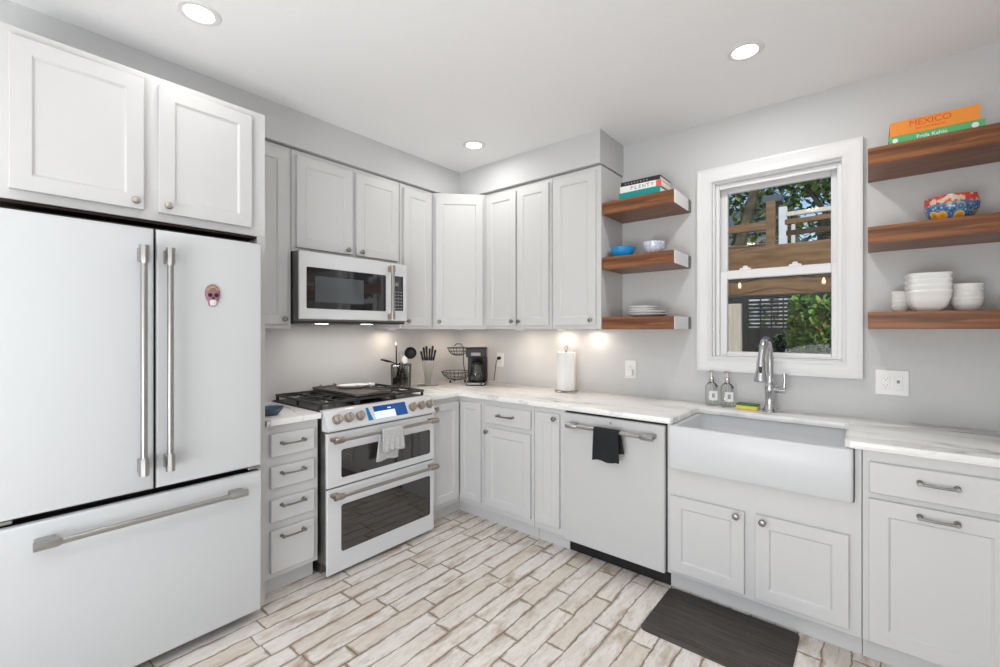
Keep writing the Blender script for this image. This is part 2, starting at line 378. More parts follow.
# ------------------------------------------------------------------ cabinet parts
def door_bm(a0, a1, z0, z1, yb, t=.020, fw=.055, rec=.008, slope=.008):
    b = bm_(); yf = yb - t; c = .002
    def ring(i, y): return [(a0 + i, y, z0 + i), (a1 - i, y, z0 + i), (a1 - i, y, z1 - i), (a0 + i, y, z1 - i)]
    loft(b, [ring(0, yb), ring(0, yf + c), ring(c, yf), ring(fw, yf), ring(fw + slope, yf + rec), ring(fw + slope + .004, yf + rec)]); return b
def knob(parent, a, z, y, m='pewter', r=.0155):
    b = bm_(); lathe(b, [(.008, 0), (.006, .004), (.005, .012), (r * .75, .017), (r, .021), (r, .025), (r * .8, .029), (r * .3, .031)], (a, y, z), '-y', 18)
    return obj('knob', b, m, parent)
def pull(parent, a0, a1, z, y, m='pewter'):
    b = bm_()
    for a in (a0, a1): lathe(b, [(.010, 0), (.008, .004), (.006, .010), (.007, .022), (.009, .028), (.007, .033)], (a, y, z), '-y', 14)
    k = 9; tube(b, [(a0 + (a1 - a0) * i / (k - 1), y - .027 - .003 * math.sin(math.pi * i / (k - 1)), z - .002 * math.sin(math.pi * i / (k - 1))) for i in range(k)], [.0062 - .0014 * math.sin(math.pi * i / (k - 1)) for i in range(k)], 10)
    return obj('pull_handle', b, m, parent)

GU, GB = 'white wall cupboards', 'white base cabinets'
def cabinet(name, label, wall, a0, a1, z0, z1, d, items, group, kick=False, zk=.1, extra=None):
    t = wall_thing(name, label, 'cabinet', wall, a0, z0, group)
    b = bm_(); e = .0008
    box(b, a0 + e, a1 - e, -d, -.002, zk if kick else z0, z1, .0012)
    if extra: extra(b)
    obj('cabinet_box', b, 'cab', t)
    if kick:
        b = bm_(); box(b, a0 + e, a1 - e, -d + .055, -.05, .001, zk - .001); obj('toe_kick', b, 'cab', t)
    for it in items:
        kind, x0, x1, q0, q1 = it[:5]
        if kind == 'door':
            o = obj('door', door_bm(x0, x1, q0, q1, -d - .0005), 'cab', t)
            if it[5]: knob(o, it[5][0], it[5][1], -d - .0205, it[6] if len(it) > 6 else 'pewter')
        elif kind == 'pulldoor':
            o = obj('door', door_bm(x0, x1, q0, q1, -d - .0005, fw=.06), 'cab', t); pull(o, it[5][0], it[5][1], it[5][2], -d - .0205)
        else:
            b = bm_(); box(b, x0, x1, -d - .0205, -d - .0005, q0, q1, .004)
            o = obj('drawer', b, 'cab', t); pull(o, it[5][0], it[5][1], it[5][2], -d - .0205)
    return t
DB, DU, UZ0, UZ1 = .604, .325, 1.381, 2.447
CTZ, CTB = .918, .886
# left wall, base
def drw(a0, a1, q0, q1): return ('drawer', a0, a1, q0, q1, (-1.913, -1.792, q1 - .055 if q1 - q0 < .17 else q1 - .045))
cabinet('drawer_cabinet', 'narrow white cabinet of four drawers between the refrigerator and the range', 'L', -1.990, -1.708, 0, CTB - .001, DB,
        [('drawer', -1.966, -1.735, .722, .840, (-1.913, -1.800, .790)), ('drawer', -1.966, -1.735, .560, .672, (-1.913, -1.800, .636)),
         ('drawer', -1.966, -1.735, .388, .504, (-1.913, -1.800, .472)), ('drawer', -1.966, -1.735, .130, .346, (-1.913, -1.800, .312))], GB, True)
# corner base, L-shaped box with a folding pair of doors
t = world_thing('corner_cabinet', 'white L-shaped corner base cabinet right of the range, under the coffee maker', 'cabinet', (0, 0, 0), GB)
def lring(d, a, bb, z): return [(.002, -.002, z), (.002, -a, z), (d, -a, z), (d, -d, z), (bb, -d, z), (bb, -.002, z)]
b = bm_(); loft(b, [lring(DB, .905, .850, .1), lring(DB, .905, .850, CTB - .001)]); obj('cabinet_box', b, 'cab', t)
b = bm_(); loft(b, [lring(DB - .055, .905, .850, .001), lring(DB - .055, .905, .850, .099)]); obj('toe_kick', b, 'cab', t)
b = door_bm(.630, .832, .140, .848, -DB - .0005, fw=.045); obj('door', b, 'cab', t)
b = door_bm(-.893, -.630, .140, .848, -DB - .0005, fw=.05); bmesh.ops.transform(b, matrix=Matrix.Rotation(R(90), 4, 'Z'), verts=b.verts)
o = obj('door', b, 'cab', t)
b = bm_(); lathe(b, [(.008, 0), (.006, .004), (.005, .012), (.012, .017), (.0155, .021), (.0155, .025), (.012, .029), (.005, .031)], (DB + .0205, -.862, .822), 'x', 18); obj('knob', b, 'pewter', o)
# back wall, base
cabinet('base_cabinet', 'white base cabinet with one drawer above one door, left of the narrow cabinet', 'B', .851, 1.289, 0, CTB - .001, DB,
        [('drawer', .877, 1.268, .722, .845, (1.005, 1.127, .787)), ('door', .877, 1.268, .142, .690, (.897, .662))], GB, True)
cabinet('base_cabinet', 'very narrow white base cabinet with one tall door, left of the dishwasher', 'B', 1.290, 1.522, 0, CTB - .001, DB,
        [('door', 1.308, 1.489, .142, .850, (1.459, .822))], GB, True)
def stiles(b):
    box(b, 2.148, 2.170, -DB, -.3, .655, CTB - .001); box(b, 2.921, 2.943, -DB, -.3, .655, CTB - .001)
cabinet('sink_base_cabinet', 'white two-door base cabinet under the apron sink', 'B', 2.147, 2.944, 0, .655, DB,
        [('door', 2.167, 2.512, .125, .515, (2.480, .492)), ('door', 2.558, 2.902, .128, .518, (2.590, .492))], GB, True, extra=stiles)
cabinet('base_cabinet', 'white base cabinet with a drawer over a pull-out door, right of the sink', 'B', 2.945, 3.545, 0, CTB - .001, DB,
        [('drawer', 2.966, 3.373, .714, .838, (3.117, 3.219, .787)), ('pulldoor', 2.966, 3.373, .111, .690, (3.117, 3.219, .657))], GB, True)

# wall cupboards, left wall
cabinet('wall_cabinet', 'tall narrow white wall cupboard between the refrigerator and the microwave', 'L', -1.992, -1.727, UZ0, UZ1, DU,
        [('door', -1.975, -1.753, 1.405, 2.415, (-1.778, 1.437))], GU)
cabinet('wall_cabinet', 'short two-door white wall cupboard directly above the microwave', 'L', -1.724, -.944, 1.842, UZ1, DU,
        [('door', -1.700, -1.330, 1.866, 2.415, (-1.372, 1.892)), ('door', -1.300, -.962, 1.866, 2.415, (-1.270, 1.892))], GU)
cabinet('wall_cabinet', 'narrow white wall cupboard right of the microwave, beside the corner', 'L', -.941, -.622, UZ0, UZ1, DU,
        [('door', -.912, -.652, 1.405, 2.415, (-.885, 1.437))], GU)
# diagonal corner cupboard
t = world_thing('wall_cabinet', 'white diagonal wall cupboard set across the corner of the room', 'cabinet', (0, 0, UZ0), GU)
cr = [(.002, -.002), (.002, -.620), (DU, -.620), (.616, -DU), (.616, -.002)]
b = bm_(); loft(b, [[(x, y, UZ0) for x, y in cr], [(x, y, UZ1) for x, y in cr]]); obj('cabinet_box', b, 'cab', t)
p0, p1 = Vector((DU, -.620, 0)), Vector((.616, -DU, 0)); L_ = (p1 - p0).length; dm = Matrix.Translation(p0) @ Matrix.Rotation(math.atan2(p1.y - p0.y, p1.x - p0.x), 4, 'Z')
b = door_bm(.022, L_ - .022, 1.405, 2.415, -.0005); bmesh.ops.transform(b, matrix=dm, verts=b.verts); o = obj('door', b, 'cab', t)
b = bm_(); lathe(b, [(.008, 0), (.006, .004), (.005, .012), (.012, .017), (.0155, .021), (.0155, .025), (.012, .029), (.005, .031)], (.05, -.0205, 1.437), '-y', 18); bmesh.ops.transform(b, matrix=dm, verts=b.verts); obj('knob', b, 'pewter', o)
cabinet('wall_cabinet', 'tall two-door white wall cupboard on the window wall, next to the corner', 'B', .618, 1.243, UZ0, UZ1, DU,
        [('door', .640, .930, 1.405, 2.415, (.903, 1.437)), ('door', .944, 1.222, 1.405, 2.415, (.968, 1.437))], GU)
cabinet('wall_cabinet', 'tall single-door white wall cupboard beside the left-hand wooden shelves', 'B', 1.245, 1.621, UZ0, UZ1, DU,
        [('door', 1.268, 1.590, 1.405, 2.415, (1.561, 1.437))], GU)
# dark shadow strip between cupboards and soffit is the real 1 cm gap
def fside(b): box(b, -2.034, -1.997, -.63, -.002, .001, 1.834)
cabinet('over_fridge_cabinet', 'deep white two-door cupboard above the refrigerator with a tall side panel', 'L', -2.930, -1.996, 1.835, UZ1, .63,
        [('door', -2.855, -2.481, 1.870, 2.412, (-2.511, 1.900), 'nickel'), ('door', -2.431, -2.065, 1.870, 2.412, (-2.402, 1.900), 'nickel')], GU, extra=fside)
t = [o for o in bpy.data.objects if o.name == 'over_fridge_cabinet'][0]
b = bm_(); box(b, -2.925, -2.036, -.622, -.03, 1.824, 1.8345); obj('bottom_panel', b, 'shadowgap', t)  # dark brown underside, its near-black tone also stands for the shaded gap

# ------------------------------------------------------------------ worktops
def slab(name, label, ring):
    b = bm_(); t = bmesh.new()
    loft(t, [[(x, y, CTB) for x, y in ring], [(x, y, CTZ) for x, y in ring]])
    bmesh.ops.recalc_face_normals(t, faces=t.faces)
    es = [e for e in t.edges if all(abs(v.co.z - CTZ) < 1e-6 for v in e.verts) or all(abs(v.co.z - CTB) < 1e-6 for v in e.verts)]
    bmesh.ops.bevel(t, geom=es, offset=.004, segments=2, profile=.5, affect='EDGES'); merge(b, t)
    o = obj(name, b, 'stone'); tag(o, label, 'worktop'); return o
slab('countertop', 'small veined white stone worktop between the refrigerator and the range', [(.001, -1.992), (.640, -1.992), (.640, -1.706), (.001, -1.706)])
slab('countertop', 'L-shaped veined white stone worktop around the corner and behind the sink', [(.001, -.001), (.001, -.914), (.640, -.914), (.640, -.665), (.647, -.647), (.665, -.640), (2.155, -.640), (2.172, -.632), (2.186, -.60), (2.186, -.235), (2.20, -.215), (2.875, -.215), (2.889, -.235), (2.889, -.60), (2.889, -.622), (2.907, -.640), (3.548, -.640), (3.548, -.001)])

# ------------------------------------------------------------------ apron sink
t = world_thing('farmhouse_sink', 'white apron-front fireclay sink set into the worktop under the window', 'sink', (2.545, -.4, .668))
b = bm_(); X0, X1, Y0, Y1 = 2.174, 2.917, -.668, -.16; zt = CTB - .002
rs = [rrect(X0 + .006, X1 - .006, Y0 + .006, Y1, .010, .668), rrect(X0, X1, Y0, Y1, .012, .676), rrect(X0, X1, Y0, Y1, .012, zt - .008), rrect(X0 + .003, X1 - .003, Y0 + .003, Y1 - .003, .012, zt - .002), rrect(X0 + .008, X1 - .008, Y0 + .008, Y1 - .006, .012, zt),
      rrect(X0 + .026, X1 - .026, Y0 + .030, Y1 - .03, .03, zt), rrect(X0 + .031, X1 - .031, Y0 + .035, Y1 - .033, .03, zt - .006), rrect(X0 + .036, X1 - .036, Y0 + .040, Y1 - .04, .04, .72), rrect(X0 + .06, X1 - .06, Y0 + .065, Y1 - .06, .04, .698)]
loft(b, rs); obj('basin', b, 'sinkw', t, angle=50)
b = bm_(); lathe(b, [(.045, 0), (.045, .003), (.03, .003), (.025, .001)], (2.545, -.41, .698)); obj('drain', b, 'chrome', t)

# faucet
t = world_thing('kitchen_faucet', 'brushed nickel gooseneck faucet with pull-down spray head behind the sink', 'faucet', (2.540, -.105, CTZ))
fx, fy = 2.540, -.105
b = bm_(); lathe(b, [(.036, 0), (.036, .006), (.028, .016), (.024, .05), (.0225, .10), (.025, .105), (.025, .15), (.019, .165)], (fx, fy, CTZ)); obj('body', b, 'chrome', t)
pts = [(fx, fy, CTZ + .15), (fx, fy, CTZ + .27)]
for k in range(1, 10):
    a = math.pi * k / 10; pts.append((fx - .012 * k / 10, fy - .085 + .085 * math.cos(a), CTZ + .31 + .095 * math.sin(a)))
pts.append((fx - .014, fy - .172, CTZ + .29))
b = bm_(); tube(b, pts, [.0185] * 2 + [.0175] * 10, 14); obj('gooseneck', b, 'chrome', t)
b = bm_(); A = Matrix.Rotation(R(180), 3, 'X') @ Matrix.Rotation(R(-3), 3, 'X')
lathe(b, [(.019, 0), (.022, .02), (.024, .05), (.034, .10), (.035, .114), (.028, .121), (.01, .121)], (fx - .014, fy - .172, CTZ + .30), A, 22)
sh = obj('spray_head', b, 'chrome', t)
b = bm_(); box(b, fx - .020, fx - .006, fy - .204, fy - .192, CTZ + .222, CTZ + .262, .003); obj('button', b, 'blackp', sh)
b = bm_(); tube(b, [(fx, fy, CTZ + .125), (fx + .035, fy - .004, CTZ + .125), (fx + .075, fy - .006, CTZ + .125)], [.016, .016, .018], 14)
tube(b, [(fx + .068, fy - .006, CTZ + .13), (fx + .071, fy - .006, CTZ + .18), (fx + .069, fy - .004, CTZ + .215)], [.009, .0075, .010], 12); obj('lever_handle', b, 'chrome', t)

# ------------------------------------------------------------------ refrigerator
t = wall_thing('refrigerator', 'white french-door refrigerator with steel handles and a bottom freezer drawer', 'refrigerator', 'L', -2.905, 0)
FA0, FA1, FS, FD = -2.905, -2.056, -2.463, .74
b = bm_(); box(b, FA0 + .006, FA1 - .012, -.655, -.03, .04, 1.800, .004); box(b, FA0 + .03, FA1 - .03, -.62, -.05, .002, .04); obj('body', b, 'shadowgap', t)  # body coloured near-black so the gaps around the doors look shaded
def curved_front(a0, a1, z0, z1, dy):
    b = bm_(); rings = []
    nx = 3
    def rr(i, y): return [(a0 + i, y, z0 + i), (a1 - i, y, z0 + i), (a1 - i, y, z1 - i), (a0 + i, y, z1 - i)]
    return loft(b, [rr(0, -dy + .026), rr(0, -dy + .012), rr(.0015, -dy + .005), rr(.005, -dy + .0015), rr(.012, -dy)])
def bar_handle(parent, p0, p1, y, horizontal):
    # p = (a, z); y = face of the door
    b = bm_(); yb = y - .058; a0, z0 = p0; a1, z1 = p1
    dx, dz = (1, 0) if horizontal else (0, 1)
    tube(b, [(a0, yb, z0), (a1, yb, z1)], .0115, 12)
    o = obj('handle', b, 'steelh', parent)
    for (a, z, s) in ((a0, z0, 1), (a1, z1, -1)):
        b = bm_(); tube(b, [(a - s * .005 * dx, yb, z - s * .005 * dz), (a + s * .055 * dx, yb, z + s * .055 * dz), (a + s * .066 * dx, yb, z + s * .066 * dz)], [.0165, .0165, .012], 8)
        if horizontal: box(b, min(a, a + s * .055), max(a, a + s * .055), yb, y - .0005, z - .011, z + .011, .003)
        else: box(b, a - .011, a + .011, yb, y - .0005, min(z, z + s * .055), max(z, z + s * .055), .003)
        obj('handle_end', b, 'steelh', o)
    return o
dL = obj('door', curved_front(FA0, FS - .004, .732, 1.781, FD), 'fridge', t); bar_handle(dL, (-2.511, .812), (-2.511, 1.697), -FD, False)
dR = obj('door', curved_front(FS + .004, FA1, .732, 1.781, FD), 'fridge', t); bar_handle(dR, (-2.427, .812), (-2.427, 1.697), -FD, False)
fz = obj('freezer_drawer', curved_front(FA0, FA1, .048, .706, FD), 'fridge', t); bar_handle(fz, (-2.802, .640), (-2.146, .640), -FD, True)
for a0, a1 in ((FA0 + .004, FA0 + .055), (FA1 - .055, FA1 - .004)):
    b = bm_(); box(b, a0, a1, -.728, -.64, .716, .730, .003); obj('hinge', b, 'steelh', t)
for o_, a0, a1, q0, q1 in ((dL, FA0, FS - .004, .732, 1.781), (dR, FS + .004, FA1, .732, 1.781), (fz, FA0, FA1, .048, .706)):
    b = bm_(); box(b, a0 + .003, a1 - .003, -.7135, -.660, q0 + .001, q1 - .001); obj('door_liner', b, 'dark', o_)
# magnet on the fridge door
t = thing('skull_magnet', 'small painted sugar-skull magnet stuck on the refrigerator door', 'magnet', (FD + .0005, -2.262, 1.475), R(90))
ORIG.pop(t.name, None)
def blob(bm, pts, y0, y1, mi=0):   # outline in (x, z), bulged towards -y
    c = Vector((sum(p[0] for p in pts) / len(pts), 0, sum(p[1] for p in pts) / len(pts)))
    rg = [[(p[0], y0, p[1]) for p in pts]]
    for s, f in ((.98, .55), (.86, .85), (.55, 1)):
        rg.append([(c.x + (p[0] - c.x) * s, y0 + (y1 - y0) * f, c.z + (p[1] - c.z) * s) for p in pts])
    loft(bm, rg, True, True, mi)
half = [(0, 0), (.010, .001), (.015, .006), (.017, .020), (.024, .032), (.029, .050), (.028, .070), (.020, .088), (.009, .096), (0, .098)]
pts = half + [(-x, z) for x, z in reversed(half[1:-1])]
b = bm_(); blob(b, pts, 0, -.012); sk = obj('skull', b, 'magnet', t)
b = bm_(); half2 = [(0, .003), (.011, .005), (.014, .022), (.010, .030), (0, .031)]; blob(b, half2 + [(-x, z) for x, z in reversed(half2[1:-1])], -.0085, -.0135); obj('jaw', b, 'bone', sk)
b = bm_()
for x, z, r in ((-.012, .050, .0088), (.012, .050, .0088), (0, .037, .0052)): lathe(b, [(r, 0), (r, .0015), (r * .5, .002)], (x, -.0115, z), '-y', 12)
obj('eye_sockets', b, 'maroon', sk)
b = bm_()
for k in range(7): lathe(b, [(.0042, 0), (.003, .002)], (-.018 + .006 * k, -.0105, .073 + .012 * math.sin(math.pi * k / 6)), '-y', 8)
obj('crown_flowers', b, 'gold', sk)

# ------------------------------------------------------------------ range
RA0, RA1 = -1.700, -.922
t = wall_thing('range', 'white slide-in double-oven gas range with steel handles', 'range', 'L', RA0, 0)
b = bm_(); box(b, RA0 + .004, RA1 - .004, -.664, -.012, .075, .808, .002); box(b, RA0 + .004, RA1 - .004, -.628, -.012, .808, .905, .002); box(b, RA0 + .02, RA1 - .02, -.58, -.03, .002, .085); obj('body', b, 'sideste', t)
# sloped control panel
b = bm_(); pr = [(-.628, .812), (-.688, .812), (-.690, .822), (-.640, .918), (-.625, .924), (-.60, .924), (-.60, .906), (-.628, .906)]
loft(b, [[(RA0 + .006, y, z) for y, z in pr], [(RA1, y, z) for y, z in pr]]); cp = obj('control_panel', b, 'enamel', t)
n0, n1 = Vector((-.690, .822)), Vector((-.640, .918)); ang = math.atan2(n1.x - n0.x, n1.y - n0.y)
def onpanel(a, f): return (a, n0.x + (n1.x - n0.x) * f, n0.y + (n1.y - n0.y) * f)
AP = Matrix.Rotation(-ang, 3, 'X') @ AX['-y']
for a in (-1.630, -1.558, -1.485, -1.100, -1.026, -.958):
    b = bm_(); lathe(b, [(.028, .0005), (.028, .004), (.024, .006), (.024, .028), (.020, .031), (.006, .031)], onpanel(a, .50), AP, 24)
    k = obj('control_knob', b, 'bronze', cp)
    b = bm_(); box(b, -.0035, .0035, -.045, -.031, -.020, .020, .001, mtx=Matrix.Translation(onpanel(a, .50)) @ Matrix.Rotation(-ang, 4, 'X')); obj('knob_grip', b, 'steelh', k)
pm = Matrix.Translation(onpanel(-1.290, .52)) @ Matrix.Rotation(-ang, 4, 'X')
b = bm_(); box(b, -.145, .145, -.0012, -.0002, -.042, .042, mtx=pm); disp = obj('display', b, 'enamel', cp)
M['lcd'] = mat('display_blue', (.01, .045, .16), .12, emit=(.01, .09, .35), estr=.45); M['lcd2'] = mat('display_cyan', (.02, .12, .25), .12, emit=(.0, .16, .38), estr=.5); M['lcdw'] = mat('display_white', (.8, .85, .9), .2, emit=(.7, .85, 1), estr=.35)
b = bm_(); box(b, -.095, .145, -.0016, -.0013, .008, .042, mtx=pm); box(b, .055, .145, -.0016, -.0013, -.040, .008, mtx=pm); obj('display_menu', b, 'lcd', disp)
b = bm_(); loft(b, [[pm @ Vector(p) for p in ((-.145, y, .040), (-.128, y, .040), (-.112, y, -.040), (-.145, y, -.040))] for y in (-.0013, -.0016)]); obj('display_strip', b, 'lcd2', disp)
b = bm_(); box(b, -.095, .055, -.0016, -.0013, -.038, .006, mtx=pm); obj('display_page', b, 'lcdw', disp)
b = bm_(); box(b, .005, .030, -.0019, -.0017, .018, .024, mtx=pm); obj('display_digits', b, 'lcdw', disp)
def oven_door(z0, z1, w0, w1, hz):
    b = bm_(); box(b, RA0 + .004, RA1 - .004, -.682, -.666, z0, z1, .004); o = obj('oven_door', b, 'enamel', t)
    b = bm_(); rg = lambda y, r0: [(x, y, z) for x, z, _ in [(p[0], p[1], 0) for p in rrect(-1.612, -.962, w0, w1, .014, 0)]]
    loft(b, [rg(-.6823, 0), rg(-.6838, 0)]); obj('oven_window', b, 'ovenglass', o)
    b = bm_(); yb = -.738; tube(b, [(RA0 + .03, yb, hz), (RA1 - .03, yb, hz)], .0105, 12)
    h = obj('handle', b, 'steelh', o)
    for a, s in ((RA0 + .018, 1), (RA1 - .018, -1)):
        b = bm_(); tube(b, [(a, yb, hz), (a + s * .05, yb, hz), (a + s * .06, yb, hz)], [.0165, .0165, .012], 10); box(b, min(a, a + s * .045), max(a, a + s * .045), yb, -.6825, hz - .010, hz + .010, .003); obj('handle_end', b, 'bronze', h)
    return o
oven_door(.500, .802, .545, .703, .770); oven_door(.022, .492, .132, .394, .462)
b = bm_(); box(b, RA0 + .002, RA1 - .002, -.600, -.010, .906, .922, .004); obj('cooktop', b, 'iron', t)
for k, (a0, a1) in enumerate(((RA0 + .012, -1.452), (-1.446, -1.186), (-1.180, RA1 - .012))):
    b = bm_(); zt_ = .962; r = .006
    for y in (-.585, -.31, -.035): box(b, a0, a1, y - r, y + r, zt_ - .014, zt_, .002)
    for a in (a0 + r, (a0 + a1) / 2, a1 - r): box(b, a - r, a + r, -.585, -.035, zt_ - .014, zt_, .002)
    for y in (-.45, -.17):
        for dx, dy in ((1, 1), (1, -1), (-1, 1), (-1, -1)):
            cxx = (a0 + a1) / 2; tube(b, [(cxx + dx * .03, y + dy * .03, zt_ - .007), (cxx + dx * .10, y + dy * .10, zt_ - .007)], .0055, 6)
    for a in (a0 + .008, a1 - .008):
        for y in (-.577, -.31, -.043): box(b, a - .007, a + .007, y - .007, y + .007, .922, zt_ - .012)
    g = obj('burner_grate', b, 'iron', t)
    if k != 1:
        for y in (-.45, -.17):
            b = bm_(); lathe(b, [(.050, .922), (.048, .932), (.034, .935), (.034, .945), (.028, .949), (.004, .949)], ((a0 + a1) / 2, y, 0), seg=24); obj('burner', b, 'pewter' if y == -.45 else 'iron', t)
# griddle plate and spoon rest
t = thing('griddle', 'dark flat griddle plate lying on the middle grate of the range', 'griddle', (.30, -1.318, .9635), R(90))
b = bm_(); rs = [rrect(-.125, .125, -.275, .275, .03, 0), rrect(-.132, .132, -.282, .282, .034, .006), rrect(-.132, .132, -.282, .282, .034, .020), rrect(-.122, .122, -.272, .272, .03, .020), rrect(-.118, .118, -.268, .268, .03, .008)]
loft(b, rs); obj('plate', b, 'griddle', t)
for s in (-1, 1):
    b = bm_(); tube(b, [(-.06, s * .280, .012), (-.05, s * .305, .022), (0, s * .312, .024), (.05, s * .305, .022), (.06, s * .280, .012)], .007, 8); obj('handle', b, 'griddle', t)
t = thing('spoon_rest', 'cream oval spoon rest lying on the griddle', 'spoon rest', (.20, -1.235, .9725), R(60))
b = bm_(); lathe(b, [(.055, 0), (.08, .006), (.096, .018), (.098, .021), (.092, .019), (.07, .010), (.02, .007)], (0, 0, 0), seg=32, sx=1.15, sy=.75); obj('dish', b, 'ceramic', t)
b = bm_(); tube(b, [(.10, 0, .014), (.125, 0, .016), (.14, 0, .015)], [.018, .013, .011], 10); obj('handle', b, 'ceramic', t)

# towels
def towel(name, label, m, xf, w, drop_f, drop_b, rad, fold_amp, nx=14, seed=1, thick=.004, bshift=0):
    r_ = random.Random(seed); path = []
    for k in range(12): path.append((-rad, -drop_f * (1 - k / 12)))
    for k in range(9): a = math.pi - math.pi * k / 8; path.append((rad * math.cos(a), rad * math.sin(a)))
    for k in range(1, 13): path.append((rad, -drop_b * k / 12))
    ph = r_.uniform(0, 6); b = bm_(); rows = []
    for i in range(nx + 1):
        f = i / nx - .5; row = []
        for (yy, zz) in path:
            dn = max(0, -zz); k = 1 + .08 * dn / max(drop_f, .01) * (1 if yy < 0 else .4)
            off = fold_amp * (dn / drop_f) ** .7 * math.sin(f * 13 + ph + dn * 5) * (1 if yy < 0 else -.6)
            row.append(b.verts.new((f * w * k + (bshift * dn / drop_b if yy > 0 else 0), (yy - abs(off) if yy < 0 else min(yy + 0 * off, rad)), zz + .004 * math.sin(f * 9 + ph) * (dn > 0))))
        rows.append(row)
    for a, c in zip(rows, rows[1:]):
        for j in range(len(path) - 1): b.faces.new((a[j], a[j + 1], c[j + 1], c[j]))
    o = obj(name, b, m, angle=80); o.matrix_world = xf
    s = o.modifiers.new('thickness', 'SOLIDIFY'); s.thickness = thick; s.offset = 1
    return o
tw = towel('dish_towel', '', 'towelgrey', XF(.738, -1.312, .770, rz=R(90)), .150, .120, .175, .0125, .010, seed=3, bshift=-.022)
tag(tw, 'light grey textured towel hanging from the upper oven handle', 'towel')
tw = towel('dish_cloth', '', 'towelblk', XF(1.842, -.688, .810), .150, .165, .120, .0135, .004, seed=5, bshift=.018)
tag(tw, 'small black cloth hanging from the dishwasher handle', 'towel')

# ------------------------------------------------------------------ microwave
MA0, MA1, MZ0, MZ1 = -1.722, -.948, 1.425, 1.836
t = wall_thing('microwave', 'white over-the-range microwave with steel handle, above the range', 'microwave', 'L', MA0, MZ0)
b = bm_(); box(b, MA0 + .002, MA1 - .002, -.404, -.004, MZ0, MZ1 + .003, .002); obj('body', b, 'sideste', t)
b = bm_(); box(b, MA0 + .01, MA1 - .01, -.405, -.01, MZ0 - .012, MZ0 - .001, .003); obj('vent_underside', b, 'iron', t)
b = bm_(); box(b, MA0, -1.082, -.420, -.4055, MZ0 + .012, MZ1, .004); dr = obj('door', b, 'enamel', t)
b = bm_(); rg = lambda y: [(p[0], y, p[1]) for p in rrect(-1.680, -1.128, 1.500, 1.745, .006, 0)]; loft(b, [rg(-.4203), rg(-.4218)]); wd = obj('microwave_window', b, 'glassblk', dr)
M['mesh'] = mat('window_mesh', (.09, .10, .105), .12, coat=.5)
b = bm_(); box(b, -1.628, -1.300, -.4224, -.4219, 1.540, 1.695); obj('window_screen', b, 'mesh', wd)
b = bm_(); box(b, -1.080, MA1, -.420, -.4055, MZ0 + .012, MZ1, .004); cp = obj('control_panel', b, 'enamel', t)
b = bm_(); box(b, -1.066, -.982, -.4215, -.4203, 1.507, 1.748, .0004); kp = obj('keypad', b, 'glassblk', cp)
b = bm_(); lathe(b, [(.016, 0), (.015, .008), (.006, .008)], (-1.042, -.4216, 1.690), '-y', 20); obj('dial', b, 'steelh', kp)
b = bm_()
for i in range(3):
    for j in range(6): box(b, -1.054 + i * .024, -1.040 + i * .024, -.4219, -.4216, 1.520 + j * .023, 1.526 + j * .023)
obj('key_marks', b, 'ink', kp)
b = bm_(); tube(b, [(-1.103, -.468, 1.455), (-1.103, -.468, 1.800)], .011, 12); h = obj('handle', b, 'steelh', dr)
for z, s in ((1.445, 1), (1.810, -1)):
    b = bm_(); tube(b, [(-1.103, -.468, z), (-1.103, -.468, z + s * .045)], .016, 10); box(b, -1.113, -1.093, -.468, -.4205, min(z, z + s * .04), max(z, z + s * .04), .003); obj('handle_end', b, 'bronze', h)

for a, k_ in ((-1.50, 'left'), (-1.17, 'right')):
    b = bm_(); box(b, a - .035, a + .035, -.28, -.24, MZ0 - .0135, MZ0 - .0122); obj('cooktop_lamp', b, 'emit', t)
    light('lamp', 'AREA', (a - MA0, -.26, -.016), (0, 0, 0), .75, (1, .94, .88), .06, parent=t)

# ------------------------------------------------------------------ dishwasher
t = wall_thing('dishwasher', 'white panelled dishwasher with a steel bar handle left of the sink', 'dishwasher', 'B', 1.524, 0)
b = bm_(); box(b, 1.526, 2.144, -.598, -.02, .10, CTB - .002); box(b, 1.526, 2.144, -.545, -.05, .002, .098); obj('body', b, 'dark', t)
b = bm_(); box(b, 1.529, 2.141, -.630, -.600, .098, .870, .004); dp = obj('door', b, 'dwpanel', t)
b = bm_(); tube(b, [(1.605, -.688, .810), (2.075, -.688, .810)], .0115, 12); h = obj('handle', b, 'steelh', dp)
for a, s in ((1.580, 1), (2.100, -1)):
    b = bm_(); tube(b, [(a, -.688, .810), (a + s * .06, -.688, .810), (a + s * .07, -.688, .810)], [.017, .017, .012], 10); box(b, min(a, a + s * .05), max(a, a + s * .05), -.688, -.6305, .799, .821, .003); obj('handle_end', b, 'steelh', h)
b = bm_(); lathe(b, [(.008, 0), (.007, .001)], (1.835, -.6305, .845), '-y', 16); obj('badge', b, 'steelh', dp)

# ------------------------------------------------------------------ wooden shelves
def shelf(label, a0, a1, zt_, group, capend=True):
    t = wall_thing('floating_shelf', label, 'shelf', 'B', a0, zt_ - .078, group)
    b = bm_(); box(b, a0, a1 - (.006 if capend else 0), -.316, -.001, zt_ - .078, zt_, .0015); obj('board', b, 'walnut', t)
    if capend:
        b = bm_(); box(b, a1 - .0055, a1, -.310, -.060, zt_ - .077, zt_ - .001, .001); obj('end_cap', b, 'trim', t)
        b = bm_(); box(b, a1 - .0055, a1, -.058, -.001, zt_ - .077, zt_ - .001, .001); obj('wall_bracket', b, 'sideste', t)
    return t
for z, wd_ in ((2.200, 'top'), (1.844, 'middle'), (1.455, 'bottom')):
    what = {'top': 'carrying three stacked books', 'middle': 'carrying two small glass bowls', 'bottom': 'carrying a stack of white plates'}[wd_]
    shelf(f'walnut shelf left of window, {wd_} of three, {what}', 1.624, 2.088, z, 'walnut shelves left of the window')
